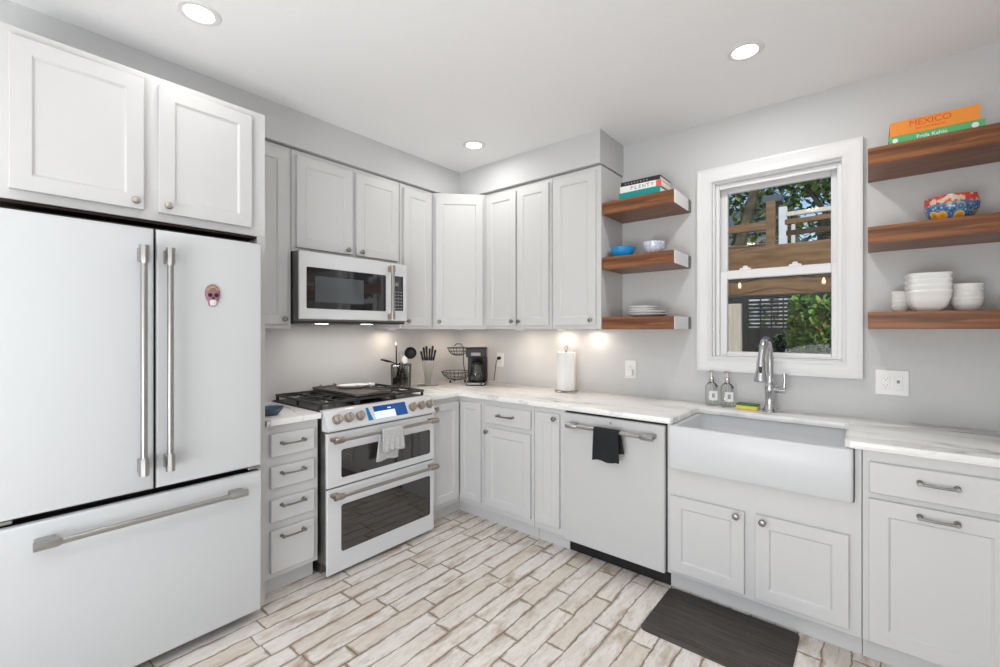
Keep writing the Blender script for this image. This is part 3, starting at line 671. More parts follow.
for z, wd_ in ((2.206, 'top'), (1.846, 'middle'), (1.455, 'bottom')):
    what = {'top': 'carrying an orange and a green book', 'middle': 'carrying a painted pottery bowl', 'bottom': 'carrying stacks of white bowls'}[wd_]
    shelf(f'walnut shelf right of window, {wd_} of three, {what}', 2.962, XR - .002, z, 'walnut shelves right of the window', False)

# books: lying flat, spine towards the room (-y)
def book(label, x0, x1, yf, depth, z, h, cover, rot=0, spine=None, group=None):
    t = thing('book', label, 'book', ((x0 + x1) / 2, yf + depth / 2, z), rot, group)
    w_ = (x1 - x0) / 2; d_ = depth / 2; b = bm_()
    box(b, -w_, w_, -d_, d_, 0, .003); box(b, -w_, w_, -d_, d_, h - .003, h); box(b, -w_, w_, -d_, -d_ + .003, .003, h - .003)
    obj('cover', b, cover, t); b = bm_(); box(b, -w_ + .004, w_ - .004, -d_ + .004, d_ - .004, .0032, h - .0032); obj('pages', b, 'pages', t)
    return t, w_, d_
GBK = 'books stacked on the top left shelf'
def spinetext(t, s, size, x, z, d_, m, bold=.0006, sx=1): return text('spine_lettering', s, size, XF(x, -d_ - .0002, z, rx=R(90)), m, t, .0003, bold, 'CENTER', sx)
z = 2.2005
t, w_, d_ = book('teal cookbook at the bottom of the stack on the top left shelf', 1.730, 1.995, -.288, .20, z, .045, 'teal', R(-1), group=GBK); z += .0455
t, w_, d_ = book('white book with coloured lettering in the middle of the stack, top left shelf', 1.732, 1.998, -.284, .20, z, .040, 'white', R(1), group=GBK)
for k, (ch, cm) in enumerate(zip('PLENTY', ('ink', 'magnet', 'ink', 'ink', 'magnet', 'green'))): spinetext(t, ch, .030, -.055 + k * .026, .020, d_, cm, .0008)
b = bm_(); box(b, w_ - .034, w_ - .001, -d_ - .0006, -d_ - .0001, .001, .039); obj('red_spine_block', b, 'coral', t); z += .0405
t, w_, d_ = book('black-spined book on top of the stack on the top left shelf', 1.738, 1.990, -.282, .19, z, .027, 'black', R(0), group=GBK)
for k in range(8): spinetext(t, 'o', .016, -.095 + k * .020, .0145, d_, 'ink', .0006)
GBR = 'books on the top right shelf'
t, w_, d_ = book('green book with white lettering lying under the orange book', 3.036, 3.338, -.285, .20, 2.2065, .038, 'green', group=GBR)
spinetext(t, 'Frida Kahlo', .021, -.010, .019, d_, 'white', .0002, 1.0)
b = bm_()
lathe(b, [(.010, 0), (.010, .0004)], (-w_ + .022, -d_ - .0001, .019), '-y', 12); lathe(b, [(.011, 0), (.011, .0004)], (w_ - .030, -d_ - .0001, .019), '-y', 12); obj('spine_emblem', b, 'white', t)
t, w_, d_ = book('thick orange book titled in red lying on top of the green book', 3.040, 3.322, -.286, .20, 2.245, .064, 'orange', group=GBR)
spinetext(t, 'MEXICO', .036, -.010, .042, d_, 'red', 0, 1.0); spinetext(t, 'THE COOKBOOK', .011, -.010, .017, d_, 'red', .0001, 1.1)

# bowls on shelves
t = tag(obj('glass_bowl', lathe(bm_(), [(.035, 0), (.058, .010), (.072, .030), (.078, .046), (.080, .050), (.075, .048), (.060, .024), (.02, .010)], seg=40), 'blueglass'), 'wide bright blue glass bowl on the middle left shelf', 'bowl', 'glass bowls'); t.location = (1.715, -.200, 1.8445); t.scale = (1, 1, 1.35)
b = bm_(); lathe(b, [(.028, 0), (.045, .010), (.062, .034), (.066, .056), (.067, .060), (.062, .056), (.05, .026), (.01, .012)], seg=40)
t = tag(obj('glass_bowl', b, 'painted'), 'small white and violet patterned glass bowl right of the blue bowl', 'bowl', 'glass bowls'); t.location = (1.922, -.200, 1.8445); t.scale = (1, 1, 1.3)
GP = 'white plates stacked on the bottom left shelf'
def plate_bm(r): return lathe(bm_(), [(r * .55, 0), (r * .60, .001), (r * .95, .015), (r, .019), (r * .985, .021), (r * .62, .0055), (.01, .004)], seg=44)
z = 1.4555
names = ['bottom', 'second from the bottom', 'second from the top', 'top']
for k in range(4):
    r = .125 if k < 2 else .098
    p = tag(obj('plate', plate_bm(r), 'ceramic'), f'{"large" if k < 2 else "smaller"} white plate on the bottom left shelf, {names[k]} of the stack', 'plate', GP)
    p.location = (1.862 + (.0 if k < 2 else -.030), -.160, z); z += .0165
t = thing('pottery_bowl', 'colourful painted pottery bowl with red rim on the middle right shelf', 'bowl', (3.250, -.160, 1.8465)); t.scale = (.94, .94, 1.16)
b = bm_(); lathe(b, [(.045, 0), (.050, .004), (.075, .022), (.094, .052), (.096, .070), (.094, .092), (.096, .098), (.090, .096), (.086, .070), (.06, .028), (.01, .014)], seg=56); obj('vessel', b, 'talavera', t)
def bowl_bm(r, h, sq=0, seg=40):
    prof = [(.52, 0), (.55, .03), (.80, .22), (.95, .62), (.975, .86), (1.01, .90), (1.01, .98), (.99, 1.0), (.94, .94), (.90, .60), (.70, .24), (.02, .12)]; b = bm_(); rings = []
    for rr, hh in prof:
        ring = []
        for k in range(seg):
            a = 2 * math.pi * k / seg; s = 1.0
            if sq: s = (abs(math.cos(a)) ** sq + abs(math.sin(a)) ** sq) ** (-1 / sq)
            ring.append((rr * r * s * math.cos(a), rr * r * s * math.sin(a), hh * h))
        rings.append(ring)
    return loft(b, rings)
ordn = ['bottom', 'second from the bottom', 'second from the top', 'top']
def bowlstack(name, desc, x, y, z, r, h, step, nn, sq, group, rot=0):
    proto = None
    for k in range(nn):
        if proto is None: o = proto = obj(name, bowl_bm(r, h, sq), 'ceramic', angle=60)
        else: o = proto.copy(); C.objects.link(o)
        o.location = (x, y, z + k * step); o.rotation_euler = (0, 0, rot); tag(o, f'{desc}, {ordn[k] if nn == 4 else ["bottom", "middle", "top"][k]} of its stack', 'bowl', group)
bowlstack('bowl', 'large squarish white bowl, bottom right shelf', 3.172, -.180, 1.4555, .073, .095, .0255, 4, 5, 'large white bowls', R(8))
bowlstack('bowl', 'medium round white bowl right of the squarish bowls', 3.300, -.150, 1.4555, .053, .058, .0205, 4, 0, 'medium white bowls')
bowlstack('bowl', 'small white ramekin left of the large squarish bowls', 3.083, -.105, 1.4555, .034, .036, .0215, 4, 0, 'small white ramekins')

# ------------------------------------------------------------------ things on the worktop
t = thing('bowl', 'small grey-blue bowl on the worktop beside the refrigerator', 'bowl', (.490, -1.915, CTZ + .0005))
obj('vessel', lathe(bm_(), [(.035, 0), (.045, .008), (.062, .028), (.070, .040), (.066, .038), (.05, .016), (.01, .008)], seg=36), 'bluegrey', t)

# coffee maker
t = CM = thing('coffee_maker', 'black drip coffee maker with a glass carafe in the corner', 'coffee maker', (.425, -.220, CTZ), R(36))
b = bm_(); box(b, -.095, .095, -.125, .105, .001, .030, .008); box(b, -.095, .095, .020, .105, .030, .235, .006); obj('housing', b, 'blackp', t)
b = bm_(); box(b, -.095, .095, -.105, .105, .235, .318, .008); hd = obj('brew_head', b, 'blackp', t)
b = bm_(); box(b, -.088, .088, -.1075, -.1055, .290, .304, .0005); obj('steel_band', b, 'blackp', hd)
b = bm_(); box(b, -.045, .045, -.1075, -.1055, .250, .276, .0005); obj('basket_label', b, 'ink', hd)
b = bm_(); lathe(b, [(.045, .232), (.055, .236), (.055, .2345)], (0, -.045, -.02), seg=24); obj('filter_cone', b, 'blackp', hd)
b = bm_(); lathe(b, [(.055, 0), (.062, .006), (.070, .05), (.066, .10), (.050, .140), (.048, .150)], (0, -.045, .034), seg=32, cap1=False); cf = obj('carafe', b, 'smoke', t)
b = bm_(); lathe(b, [(.052, 0), (.053, .018), (.03, .024)], (0, -.045, .178), seg=28); obj('carafe_lid', b, 'blackp', cf)
b = bm_(); tube(b, [(.045, -.075, .185), (.070, -.105, .180), (.074, -.112, .12), (.060, -.095, .075)], [.009, .010, .010, .008], 8); obj('carafe_handle', b, 'blackp', cf)
b = bm_(); box(b, -.085, .085, -.127, -.1255, .008, .024, .0005); obj('button_panel', b, 'sideste', t)
b = bm_(); lathe(b, [(.008, 0), (.007, .003)], (.055, -.1275, .016), '-y', 14); obj('button', b, 'blackp', t)

CM.scale = (.86, .86, .975)
# wire fruit basket, two tiers
t = thing('fruit_basket', 'empty two-tier black wire fruit basket left of the coffee maker', 'basket', (.175, -.215, CTZ))
def ringpts(r, z, cx=0, n=28): return [(cx + r * math.cos(2 * math.pi * k / n), r * math.sin(2 * math.pi * k / n), z) for k in range(n + 1)]
def wire_bowl(r, z0, h, cx):
    b = bm_()
    for rr, zz in ((r, z0 + h), (r * .86, z0 + h * .55), (r * .62, z0 + h * .15), (r * .3, z0)): tube(b, ringpts(rr, zz, cx), .0022 if rr < r else .0035, 6, cap=False)
    for k in range(20):
        a = 2 * math.pi * k / 20; tube(b, [(cx + r * f * math.cos(a), r * f * math.sin(a), z0 + h * g) for f, g in ((1, 1), (.86, .55), (.62, .15), (.3, 0))], .0016, 5)
    return b
obj('lower_bowl', wire_bowl(.130, .022, .070, 0), 'iron', t); obj('upper_bowl', wire_bowl(.095, .235, .065, .02), 'iron', t)
b = bm_(); tube(b, [(.06, .06, .022), (.055, .05, .08), (.045, .04, .16), (.055, .03, .25), (.07, .02, .30), (.055, 0, .335), (.02, -.02, .335), (0, -.03, .315)], .0038, 8)
for a in (30, 150, 270): lathe(b, [(.009, 0), (.006, .022)], (.075 * math.cos(R(a)), .075 * math.sin(R(a)), .0005), seg=10)
obj('stand', b, 'iron', t)

# knife block with fanned knives
t = thing('knife_block', 'pale fan-shaped knife block on a dark base plate', 'knife block', (.165, -.530, CTZ), R(48))
b = bm_(); lathe(b, [(.088, .0005), (.090, .004), (.086, .007)], seg=32, sx=1.0, sy=.62); obj('base_plate', b, 'pewter', t)
b = bm_(); rs = []
for z, wx, wy in ((.007, .026, .026), (.06, .027, .028), (.13, .038, .032), (.185, .050, .036), (.195, .049, .034)): rs.append(rrect(-wx, wx, -wy, wy, .012, z))
loft(b, rs); M['maple'] = varied('pale_maple', (.40, .37, .31), (.52, .48, .41), 3, .4, (40, 40, 3)); blk = obj('block', b, 'maple', t)
b = bm_()
for x in (-.03, -.01, .01, .03): tube(b, [(x * .45, -.031, .03), (x * .7, -.0345, .12), (x * 1.0, -.0365, .18)], .0016, 5)
obj('slot_lines', b, 'pewter', blk)
for k, (a, yy, ln) in enumerate(((-17, -.012, .085), (-10, .010, .115), (-4, -.012, .125), (4, .012, .105), (9, -.012, .128), (17, .008, .095))):
    kt = thing('kitchen_knife', ('black-handled knife in the block, ' + ('first', 'second', 'third', 'fourth', 'fifth', 'sixth')[k] + ' of six from the left'), 'knife', (0, 0, 0), 0, 'knives in the block')
    kt.matrix_world = XF(.165, -.530, CTZ + .199, rz=R(48)) @ Matrix.Translation((-.040 + k * .016, yy, 0)) @ Matrix.Rotation(R(a * .7), 4, 'Y')
    b = bm_(); loft(b, [rrect(-.009, .009, -.006, .006, .004, zz) if s == 1 else rrect(-.009 * s, .009 * s, -.006 * s, .006 * s, .004 * s, zz) for zz, s in ((.006, .8), (.02, 1), (.05, .85), (ln * .85, 1.05), (ln, .8))]); obj('handle', b, 'blackp', kt)
    b = bm_(); loft(b, [rrect(-.008, .008, -.005, .005, .003, zz) for zz in (-.002, .006)]); obj('bolster', b, 'steelh', kt)

# utensil holder
t = thing('utensil_holder', 'square smoked-glass holder full of dark cooking utensils beside the range', 'utensil holder', (.130, -.775, CTZ), R(48))
b = bm_(); rs = [rrect(-.066, .066, -.05, .05, .012, .0005), rrect(-.070, .070, -.054, .054, .014, .01), rrect(-.074, .074, -.058, .058, .014, .185), rrect(-.069, .069, -.053, .053, .012, .185), rrect(-.064, .064, -.048, .048, .012, .012)]
loft(b, rs); obj('jar', b, 'smoke', t)
b = bm_(); tube(b, rrect(-.074, .074, -.058, .058, .014, .185) + [rrect(-.074, .074, -.058, .058, .014, .185)[0]], .003, 6, cap=False)
for sx_, sy_ in ((1, 1), (1, -1), (-1, 1), (-1, -1)): tube(b, [(sx_ * .068, sy_ * .052, .004), (sx_ * .072, sy_ * .056, .185)], .003, 6)
tube(b, rrect(-.068, .068, -.052, .052, .012, .006) + [rrect(-.068, .068, -.052, .052, .012, .006)[0]], .0035, 6, cap=False); obj('wire_frame', b, 'iron', t)
um = XF(.130, -.775, CTZ, rz=R(48))
def utensil(name, label, m, build):
    t = thing(name, label, 'utensil', (0, 0, 0), 0, 'utensils in the holder'); t.matrix_world = um; build(t, m); return t
def u_ladle(t, m):
    b = bm_(); tube(b, [(-.03, 0, .02), (.03, .0, .19), (.055, -.008, .24)], .005, 8); obj('handle', b, m, t)
    b = bm_(); A = Matrix.Rotation(R(78), 3, 'X'); lathe(b, [(.005, -.028), (.028, -.022), (.044, -.006), (.047, .004), (.044, .004), (.03, -.012), (.003, -.018)], (.072, -.018, .275), A, 28); obj('bowl', b, m, t)
utensil('ladle', 'black round ladle standing up at the right of the utensil holder', 'blackp', u_ladle)
def u_spat(t, m):
    b = bm_(); tube(b, [(.03, .02, .02), (-.03, 0, .185), (-.075, -.005, .205)], .005, 8); obj('handle', b, m, t)
    b = bm_(); tube(b, [(-.07, -.005, .204), (-.11, -.008, .214), (-.155, -.01, .226)], [.005, .009, .006], 8); obj('blade', b, m, t)
utensil('spatula', 'dark spatula leaning out to the left of the utensil holder', 'blackp', u_spat)
def u_tall(t, m):
    b = bm_(); tube(b, [(.0, .02, .02), (-.038, .01, .19), (-.040, .01, .335)], .0052, 8); obj('handle', b, m, t)
    b = bm_(); tube(b, [(-.040, .01, .335), (-.040, .01, .362)], [.007, .006], 8); obj('tip', b, 'white', t)
utensil('long_spoon', 'tall thin black handle with a white tip, highest in the holder', 'blackp', u_tall)
def u_whisk(t, m):
    b = bm_(); tube(b, [(.01, -.02, .02), (.0, .01, .20)], .005, 8); obj('handle', b, m, t)
    b = bm_()
    for a in (0, 60, 120):
        ca, sa = math.cos(R(a)), math.sin(R(a)); tube(b, [(.026 * math.sin(2 * math.pi * k / 16) * ca, .01 + .026 * math.sin(2 * math.pi * k / 16) * sa, .243 - .043 * math.cos(2 * math.pi * k / 16)) for k in range(17)], .0013, 5, cap=False)
    obj('wires', b, 'steelh', t)
utensil('whisk', 'steel balloon whisk in the middle of the utensil holder', 'steelh', u_whisk)
def u_spoon(t, m):
    b = bm_(); tube(b, [(-.02, .01, .02), (.022, -.01, .20)], .005, 8); obj('handle', b, m, t)
    b = bm_(); lathe(b, [(.003, -.006), (.02, -.004), (.026, .002), (.02, .003), (.003, -.001)], (.028, -.014, .222), Matrix.Rotation(R(80), 3, 'X'), 20, sx=.85, sy=1.2); obj('bowl', b, m, t)
utensil('serving_spoon', 'white serving spoon low in front of the ladle in the holder', 'ceramic', u_spoon)
for k, (x0, x1, nm) in enumerate(((-.045, -.010, 'leftmost'), (-.02, .02, 'middle'), (.035, .012, 'rightmost'))):
    def u_short(t, m, x0=x0, x1=x1, k=k):
        b = bm_(); tube(b, [(x0, -.03, .014), (x1, -.02 + .015 * k, .20 + .012 * k)], [.010, .006], 8); obj('handle', b, m, t)
        b = bm_(); box(b, x0 - .018, x0 + .018, -.034, -.028, .016, .085, .002); obj('blade', b, m, t)
    utensil('turner', f'short black kitchen turner standing in the jar, {nm} of three behind the glass', 'blackp', u_short)

# paper towel holder
t = thing('paper_towel_holder', 'upright steel paper towel holder with a looped top, with white roll', 'paper towel holder', (1.235, -.125, CTZ))
b = bm_(); lathe(b, [(.086, .0005), (.088, .006), (.082, .011), (.012, .012)], seg=36); obj('base', b, 'steelh', t)
b = bm_(); tube(b, [(0, 0, .01), (0, 0, .305)], .006, 10); tube(b, [(.013 * math.sin(2 * math.pi * k / 18), 0, .322 - .017 * math.cos(2 * math.pi * k / 18)) for k in range(19)], .0038, 8, cap=False); obj('pole', b, 'pewter', t)
t = thing('paper_towel_roll', 'white paper towel roll standing on the steel holder', 'paper towel roll', (1.235, -.125, CTZ + .0125))
b = bm_(); rs = []
for z, ro in ((0, .066), (.002, .068), (.276, .068), (.278, .066)): rs.append([(ro * math.cos(2 * math.pi * k / 48), ro * math.sin(2 * math.pi * k / 48), z) for k in range(48)])
rs.append([(.020 * math.cos(2 * math.pi * k / 48), .020 * math.sin(2 * math.pi * k / 48), .278) for k in range(48)]); rs.append([(.020 * math.cos(2 * math.pi * k / 48), .020 * math.sin(2 * math.pi * k / 48), 0) for k in range(48)])
loft(b, rs + [rs[0]], False, False); bmesh.ops.remove_doubles(b, verts=b.verts, dist=1e-6); obj('roll', b, 'paper', t)
b = bm_(); box(b, .060, .0705, -.02, -.010, .0, .278, .0015); obj('loose_edge', b, 'paper', t)

# soap bottles
def bottle(label, x, y):
    t = thing('soap_bottle', label, 'bottle', (x, y, CTZ), R(35), 'glass soap bottles by the sink')
    b = bm_(); rs = [rrect(-.029, .029, -.022, .022, .008, .0005), rrect(-.031, .031, -.024, .024, .010, .008), rrect(-.031, .031, -.024, .024, .010, .118), rrect(-.022, .022, -.018, .018, .010, .134), rrect(-.012, .012, -.012, .012, .010, .142), rrect(-.012, .012, -.012, .012, .010, .160)]
    loft(b, rs); g = obj('bottle_glass', b, 'bottle', t)
    b = bm_(); rs = [rrect(-.026, .026, -.019, .019, .008, .004), rrect(-.026, .026, -.019, .019, .008, .075)]
    b2 = bm_(); box(b2, -.024, .024, -.0252, -.0244, .034, .090); lb = obj('label', b2, 'label', t)
    b2 = bm_(); box(b2, -.008, .008, -.0257, -.0253, .050, .076); obj('label_print', b2, 'ink', lb)
    b2 = bm_(); lathe(b2, [(.014, .160), (.014, .172), (.006, .174), (.005, .200), (.008, .202), (.008, .212)], seg=16); tube(b2, [(0, 0, .207), (-.02, -.018, .207), (-.028, -.026, .200)], .0042, 8); obj('pump', b2, 'nickel', t)
    b2 = bm_(); tube(b2, [(0, 0, .165), (.004, 0, .01)], .002, 6); obj('dip_tube', b2, 'plastic', t); b.free(); return t
bottle('clear glass pump soap bottle at the left of the pair behind the sink', 2.232, -.085)
bottle('clear glass pump soap bottle nearer the sponge behind the sink', 2.318, -.085)
t = thing('sponge', 'yellow and green scouring sponge on the worktop between bottles and faucet', 'sponge', (2.430, -.100, CTZ), R(-3))
b = bm_(); box(b, -.056, .056, -.034, .034, .0005, .024, .004); obj('sponge_body', b, 'spongey', t)
b = bm_(); box(b, -.056, .056, -.034, .034, .0242, .034, .003); obj('scouring_pad', b, 'spongeg', t)

# ------------------------------------------------------------------ outlets
def outlet(label, x, z, gang, items):
    t = world_thing('wall_outlet', label, 'outlet', (x, 0, z), 'wall outlets over the worktop'); wv_ = .040 if gang == 1 else .0645
    b = bm_(); box(b, x - wv_, x + wv_, -.007, -.0005, z - .063, z + .063, .003); pl = obj('cover_plate', b, 'plastic', t)
    for kind, ox in items:
        if kind == 'outlet':
            b = bm_(); box(b, x + ox - .017, x + ox + .017, -.0085, -.0071, z - .034, z + .034, .002); r_ = obj('receptacle', b, 'plastic', pl)
            b = bm_()
            for s in (-1, 1):
                box(b, x + ox - .0075, x + ox - .0055, -.0089, -.0086, z + s * .018, z + s * .018 + .008); box(b, x + ox + .0055, x + ox + .0075, -.0089, -.0086, z + s * .018, z + s * .018 + .008)
                lathe(b, [(.0026, 0), (.0026, .0003)], (x + ox, -.0086, z + s * .018 - .006), '-y', 10)
            obj('socket_slots', b, 'ink', r_)
        elif kind == 'switch':
            b = bm_(); box(b, x + ox - .017, x + ox + .017, -.0085, -.0071, z - .034, z + .034, .002); r_ = obj('switch', b, 'plastic', pl)
            b = bm_(); box(b, x + ox - .006, x + ox + .006, -.0098, -.0086, z - .002, z + .014, .001); obj('toggle', b, 'ink', r_)
    return t
outlet('double white outlet and switch plate on the wall right of the window', 3.055, 1.109, 2, [('outlet', -.024), ('switch', .024)])
outlet('single white outlet on the wall between paper towels and window', 1.683, 1.099, 1, [('outlet', 0)])
outlet('single white outlet on the wall right of the coffee maker', .500, 1.115, 1, [('outlet', 0)])
t = world_thing('plug_in_device', 'small white plug-in device in the outlet left of the window', 'plug', (1.690, -.009, 1.07))
b = bm_(); box(b, 1.668, 1.706, -.034, -.0092, 1.058, 1.098, .005); obj('plug_body', b, 'plastic', t)
t = world_thing('power_plug', 'black power plug in the outlet behind the coffee maker', 'plug', (.500, -.009, 1.133))
b = bm_(); box(b, .487, .513, -.040, -.0092, 1.118, 1.144, .005); obj('plug_body', b, 'blackp', t)
b = bm_(); tube(b, [(.500, -.038, 1.128), (.495, -.055, 1.10), (.475, -.050, 1.0), (.46, -.045, .935)], .003, 6); obj('cord', b, 'blackp', t)

# mat
b = bm_(); rs = [rrect(2.150, 2.728, -.985, -.566, .03, .001), rrect(2.150, 2.728, -.985, -.566, .03, .006), rrect(2.160, 2.718, -.975, -.576, .026, .012)]
loft(b, rs); tag(obj('floor_mat', b, 'mat'), 'dark brown anti-fatigue mat on the plank floor in front of the sink', 'mat')

# ------------------------------------------------------------------ lamps
def downlight(label, x, y, power=DOWN_POWER, vis=True):
    t = world_thing('ceiling_light', label, 'ceiling light', (x, y, CZ), 'recessed ceiling lights')
    b = bm_(); lathe(b, [(.050, -.0005), (.056, -.006), (.072, -.006), (.080, -.0005)], (x, y, CZ), seg=36, cap0=False, cap1=False); obj('trim_ring', b, 'trim', t)
    b = bm_(); lathe(b, [(.051, -.0035), (.051, -.001)], (x, y, CZ), seg=36); obj('diffuser', b, 'emit', t)
    light('lamp', 'AREA', (0, 0, -.008), (0, 0, 0), power, DOWN_COLOR, .10, parent=t)
downlight('recessed ceiling light above the refrigerator side of the room', .848, -2.343, DOWN_POWER * .28)
downlight('recessed ceiling light nearest the window', 2.521, -.648, DOWN_POWER * 1.5)
downlight('recessed ceiling light nearest the corner of the room', .826, -.683, DOWN_POWER * .75)
for x, y in ((2.5, -2.6), (1.6, -4.3), (2.9, -4.4)): downlight('recessed ceiling light in the rear part of the kitchen', x, y, DOWN_POWER * .8)
def puck(label, x, y, z=UZ0, p=PUCK_POWER):
    t = world_thing('under_cabinet_light', label, 'cabinet light', (x, y, z), 'puck lights under the wall cupboards')
    b = bm_(); lathe(b, [(.034, -.0008), (.034, -.009), (.028, -.011)], (x, y, z), seg=24, cap1=False); obj('housing', b, 'plastic', t)
    b = bm_(); lathe(b, [(.027, -.010), (.027, -.0085)], (x, y, z), seg=24); obj('lens', b, 'emit', t)
    light('lamp', 'AREA', (0, 0, -.013), (0, 0, 0), p, (1, .80, .62), .05, parent=t)
puck('puck light under the cupboard right of the microwave', .12, -.86, p=PUCK_POWER * 1.2); puck('puck light under the corner cupboard', .24, -.24, p=PUCK_POWER * 2.2)
puck('puck light under the two-door cupboard', .85, -.19, p=PUCK_POWER * 1.8); puck('puck light under the single-door cupboard, left', 1.17, -.09); puck('puck light under the single-door cupboard by the shelves', 1.44, -.09)

# ------------------------------------------------------------------ outside the window
b = bm_(); box(b, -6, 9, .16, 14, -.35, -.25); struct('ground', b, 'patio')
def board(bm, x0, x1, y0, y1, z0, z1, m=None): box(bm, x0, x1, y0, y1, z0, z1, .004)
t = world_thing('pergola', 'brown cedar pergola with a deep beam outside the window', 'pergola', (1.4, 1.6, -.25))
b = bm_(); box(b, .2, 3.8, 1.60, 1.645, 1.905, 2.128, .004); obj('beam', b, 'cedar', t)
b = bm_(); box(b, .2, 3.8, 1.66, 1.70, 1.690, 1.895, .004); obj('beam', b, 'cedar', t)
for z0, y0 in ((2.50, 2.6), (2.40, 2.7), (2.21, 2.9)):
    b = bm_(); box(b, 2.27 if z0 > 2.3 else 2.40, 3.9, y0, y0 + .045, z0, z0 + (.11 if z0 < 2.3 else .05), .003); obj('purlin', b, 'cedar', t)
b = bm_(); box(b, .3, 2.18, 2.6, 2.645, 2.47, 2.56, .003); obj('purlin', b, 'cedar', t)
b = bm_(); box(b, .3, 2.10, 2.8, 2.845, 2.30, 2.36, .003); obj('purlin', b, 'cedar', t)
b = bm_(); box(b, 2.19, 2.265, 2.0, 2.075, 1.95, 2.62, .003); obj('brace', b, 'cedar', t)
for x in (.6, 3.5):
    b = bm_(); box(b, x, x + .14, 1.72, 1.86, -.249, 1.89, .005); obj('post', b, 'cedar', t)
t = world_thing('lantern_head', 'slate grey box lamp on the pergola brace', 'outdoor lamp', (2.21, 2.2, 2.63))
b = bm_(); box(b, 2.14, 2.31, 2.08, 2.24, 2.625, 2.700, .008); obj('housing', b, 'slate', t)
b = bm_(); lathe(b, [(.05, 0), (.045, -.03), (.02, -.035)], (2.225, 2.16, 2.624), seg=18); obj('lamp_cap', b, 'slate', t)
t = world_thing('white_post', 'white painted post with a top rail beyond the garden fence', 'post', (2.0, 4.4, -.25))
b = bm_(); box(b, 1.97, 2.07, 4.40, 4.50, -.249, 3.12, .005); obj('post', b, 'stucco', t)
b = bm_(); box(b, 2.12, 2.165, 4.42, 4.47, -.249, 2.86, .004); box(b, 2.07, 3.3, 4.42, 4.47, 2.98, 3.04, .004); obj('gate_frame', b, 'cedarpale', t)
t = world_thing('fence_post', 'pale wooden fence post seen at the left of the lower window pane', 'post', (1.8, 2.4, -.25))
b = bm_(); box(b, 1.70, 1.885, 2.40, 2.50, -.249, 1.66, .005); obj('post', b, 'cedarpale', t)
t = world_thing('garden_fence', 'black garden fence with an open louvred panel', 'fence', (1, 4, -.25))
b = bm_(); box(b, .2, 1.66, 4.0, 4.06, -.249, 1.86, .004); box(b, 1.66, 4.4, 4.0, 4.06, -.249, 1.41, .004); box(b, 1.66, 4.4, 4.0, 4.06, 1.80, 1.86, .004); box(b, 2.20, 4.4, 4.0, 4.06, 1.41, 1.80, .004); obj('fence_board', b, 'fenceblk', t)
b = bm_()
for k in range(7): box(b, 1.66, 2.20, 4.01, 4.05, 1.421 + k * .053, 1.458 + k * .053, .003)
for x in (1.80, 1.93, 2.07): box(b, x, x + .015, 4.012, 4.048, 1.41, 1.80, .002)
obj('louvre_slats', b, 'fenceblk', t)
t = world_thing('neighbour_house', 'pale house wall showing through the trees', 'house', (0, 8, -.25))
b = bm_(); box(b, -3.5, 1.35, 8.0, 11.5, -.249, 3.45, .01); obj('wall', b, 'stucco', t)
b = bm_(); loft(b, [[(-3.7, 7.8, 3.452), (-3.7, 11.7, 3.452), (-3.7, 9.75, 4.5)], [(1.55, 7.8, 3.452), (1.55, 11.7, 3.452), (1.55, 9.75, 4.5)]]); obj('roof', b, 'slate', t)
b = bm_(); box(b, -.6, .4, 7.985, 7.999, 1.2, 2.5, .002); obj('window', b, 'glassblk', t)
# string lights
t = world_thing('string_lights', 'string of small warm bulbs hung under the pergola beam', 'string lights', (2.3, 1.585, 1.75))
b = bm_(); pts = [(1.1 + .1 * k, 1.580, 1.835 + .025 * math.cos((1.1 + .1 * k - 2.045) / .63 * 2 * math.pi) * -1) for k in range(25)]; tube(b, pts, .004, 6)
for k in (3, 9, 15, 22): tube(b, [pts[k], (pts[k][0], 1.597, 1.93)], .003, 6)
obj('cable', b, 'blackp', t)
for x in (1.415, 2.045, 2.675, 3.305):
    b = bm_(); lathe(b, [(.004, .035), (.010, .02), (.015, 0), (.012, -.014), (.004, -.021)], (x, 1.580, 1.775), seg=14); obj('light_bulb', b, 'bulb', t)

def leaves(bm, c, rad, n, size, seed, mi_fn=None):
    r_ = random.Random(seed)
    for _ in range(n):
        while True:
            p = Vector((r_.uniform(-1, 1), r_.uniform(-1, 1), r_.uniform(-1, 1)))
            if p.length < 1: break
        p = p.normalized() * p.length ** .5
        p = Vector((c[0] + p.x * rad[0], c[1] + p.y * rad[1], c[2] + p.z * rad[2])); s = size * r_.uniform(.6, 1.3)
        m_ = Matrix.Rotation(r_.uniform(0, 6.28), 3, 'Z') @ Matrix.Rotation(r_.uniform(-1.1, 1.1), 3, 'X') @ Matrix.Rotation(r_.uniform(-.7, .7), 3, 'Y')
        q = [(0, -.5, 0), (.27, -.12, .04), (.2, .25, .03), (0, .5, -.08), (-.2, .25, .03), (-.27, -.12, .04)]
        vs = [bm.verts.new(p + m_ @ (Vector(a) * s)) for a in q]; mi = mi_fn(r_) if mi_fn else 0
        bm.faces.new((vs[0], vs[1], vs[2], vs[3])).material_index = mi; bm.faces.new((vs[0], vs[3], vs[4], vs[5])).material_index = mi
def plant(name, label, cat, base, trunk, blobs, mats, seed, size, mi_fn, group=None):
    t = world_thing(name, label, cat, base, group)
    b = bm_()
    for pts, r in trunk: tube(b, pts, r, 8)
    obj('stem' if name != 'tree' else 'trunk', b, 'bark', t)
    b = bm_()
    for k, (c, rad, n) in enumerate(blobs): leaves(b, c, rad, n, size, seed + k, mi_fn)
    o = obj('foliage', b, mats, t, smooth=False); return t
pick = lambda w: (lambda r_: 0 if r_.random() < w[0] else (1 if r_.random() < w[1] else 2))
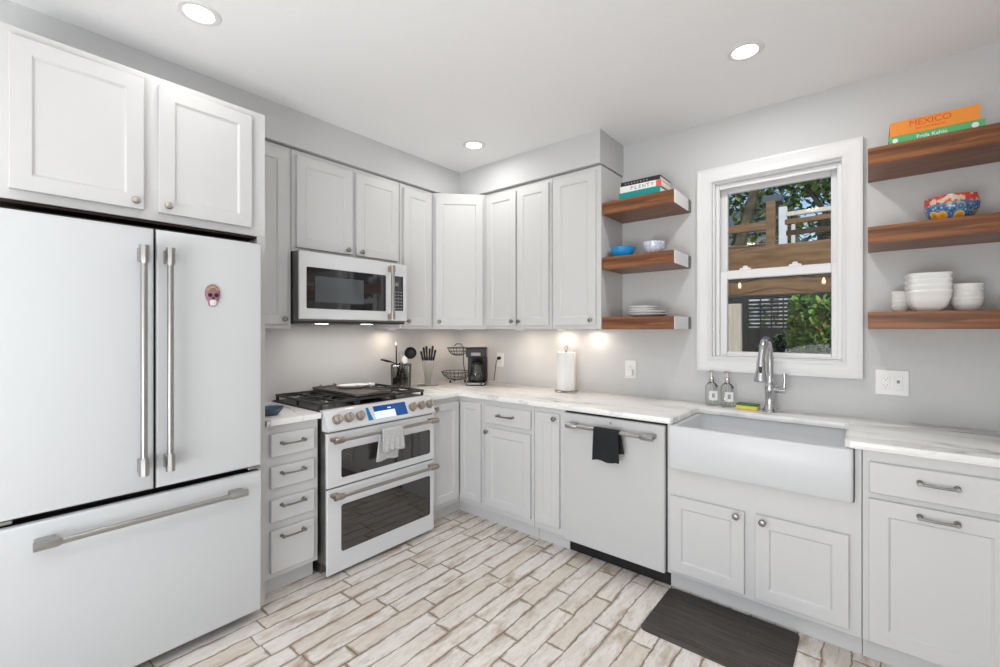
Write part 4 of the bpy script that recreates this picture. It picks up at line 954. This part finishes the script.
plant('shrub', 'leafy green shrub with a few pink flowers outside the lower pane', 'shrub', (2.5, 2.9, -.25), [([(2.5, 2.9, -.249), (2.48, 2.9, .5), (2.5, 2.9, 1.2)], .03), ([(2.5, 2.9, .3), (2.8, 2.95, 1.3)], .02)],
      [((2.50, 2.85, 1.35), (.24, .3, .30), 900), ((2.80, 3.0, 1.45), (.35, .35, .38), 900), ((2.42, 2.9, 1.62), (.14, .2, .17), 220)], ['leaf', 'leafdark', 'flower'], 11, .085, pick((.72, .93)))
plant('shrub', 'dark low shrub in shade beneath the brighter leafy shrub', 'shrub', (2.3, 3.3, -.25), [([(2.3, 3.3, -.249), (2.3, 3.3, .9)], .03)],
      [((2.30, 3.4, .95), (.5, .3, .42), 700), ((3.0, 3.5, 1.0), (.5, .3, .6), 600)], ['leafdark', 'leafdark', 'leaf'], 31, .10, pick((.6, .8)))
plant('tree', 'tall tree with small leaves behind the pergola at the right', 'tree', (3.0, 5.2, -.25), [([(3.0, 5.2, -.249), (2.95, 5.2, 2.2), (2.7, 5.2, 4.2)], [.12, .10, .05]), ([(2.95, 5.2, 2.2), (2.2, 5.0, 3.6)], [.05, .03])],
      [((2.45, 5.0, 4.0), (.85, .6, .62), 1150), ((3.2, 5.2, 3.7), (.9, .6, .9), 700)], ['leafdark', 'leaf', 'leafyel'], 51, .12, pick((.40, .6)))
plant('tree', 'leaning mossy tree seen at the left of the upper pane', 'tree', (1.2, 4.4, -.25), [([(1.15, 4.4, -.249), (1.25, 4.4, 1.8), (1.62, 4.4, 3.2), (1.85, 4.4, 4.2)], [.11, .09, .07, .05]), ([(1.25, 4.4, 1.8), (1.15, 4.4, 4.2)], [.08, .06])],
      [((1.35, 4.7, 3.7), (.55, .4, .55), 500), ((1.75, 4.7, 2.85), (.45, .3, .45), 380), ((.6, 5, 3.3), (.7, .5, 1.2), 700)], ['leafdark', 'leaf', 'leafyel'], 71, .11, pick((.5, .45)))
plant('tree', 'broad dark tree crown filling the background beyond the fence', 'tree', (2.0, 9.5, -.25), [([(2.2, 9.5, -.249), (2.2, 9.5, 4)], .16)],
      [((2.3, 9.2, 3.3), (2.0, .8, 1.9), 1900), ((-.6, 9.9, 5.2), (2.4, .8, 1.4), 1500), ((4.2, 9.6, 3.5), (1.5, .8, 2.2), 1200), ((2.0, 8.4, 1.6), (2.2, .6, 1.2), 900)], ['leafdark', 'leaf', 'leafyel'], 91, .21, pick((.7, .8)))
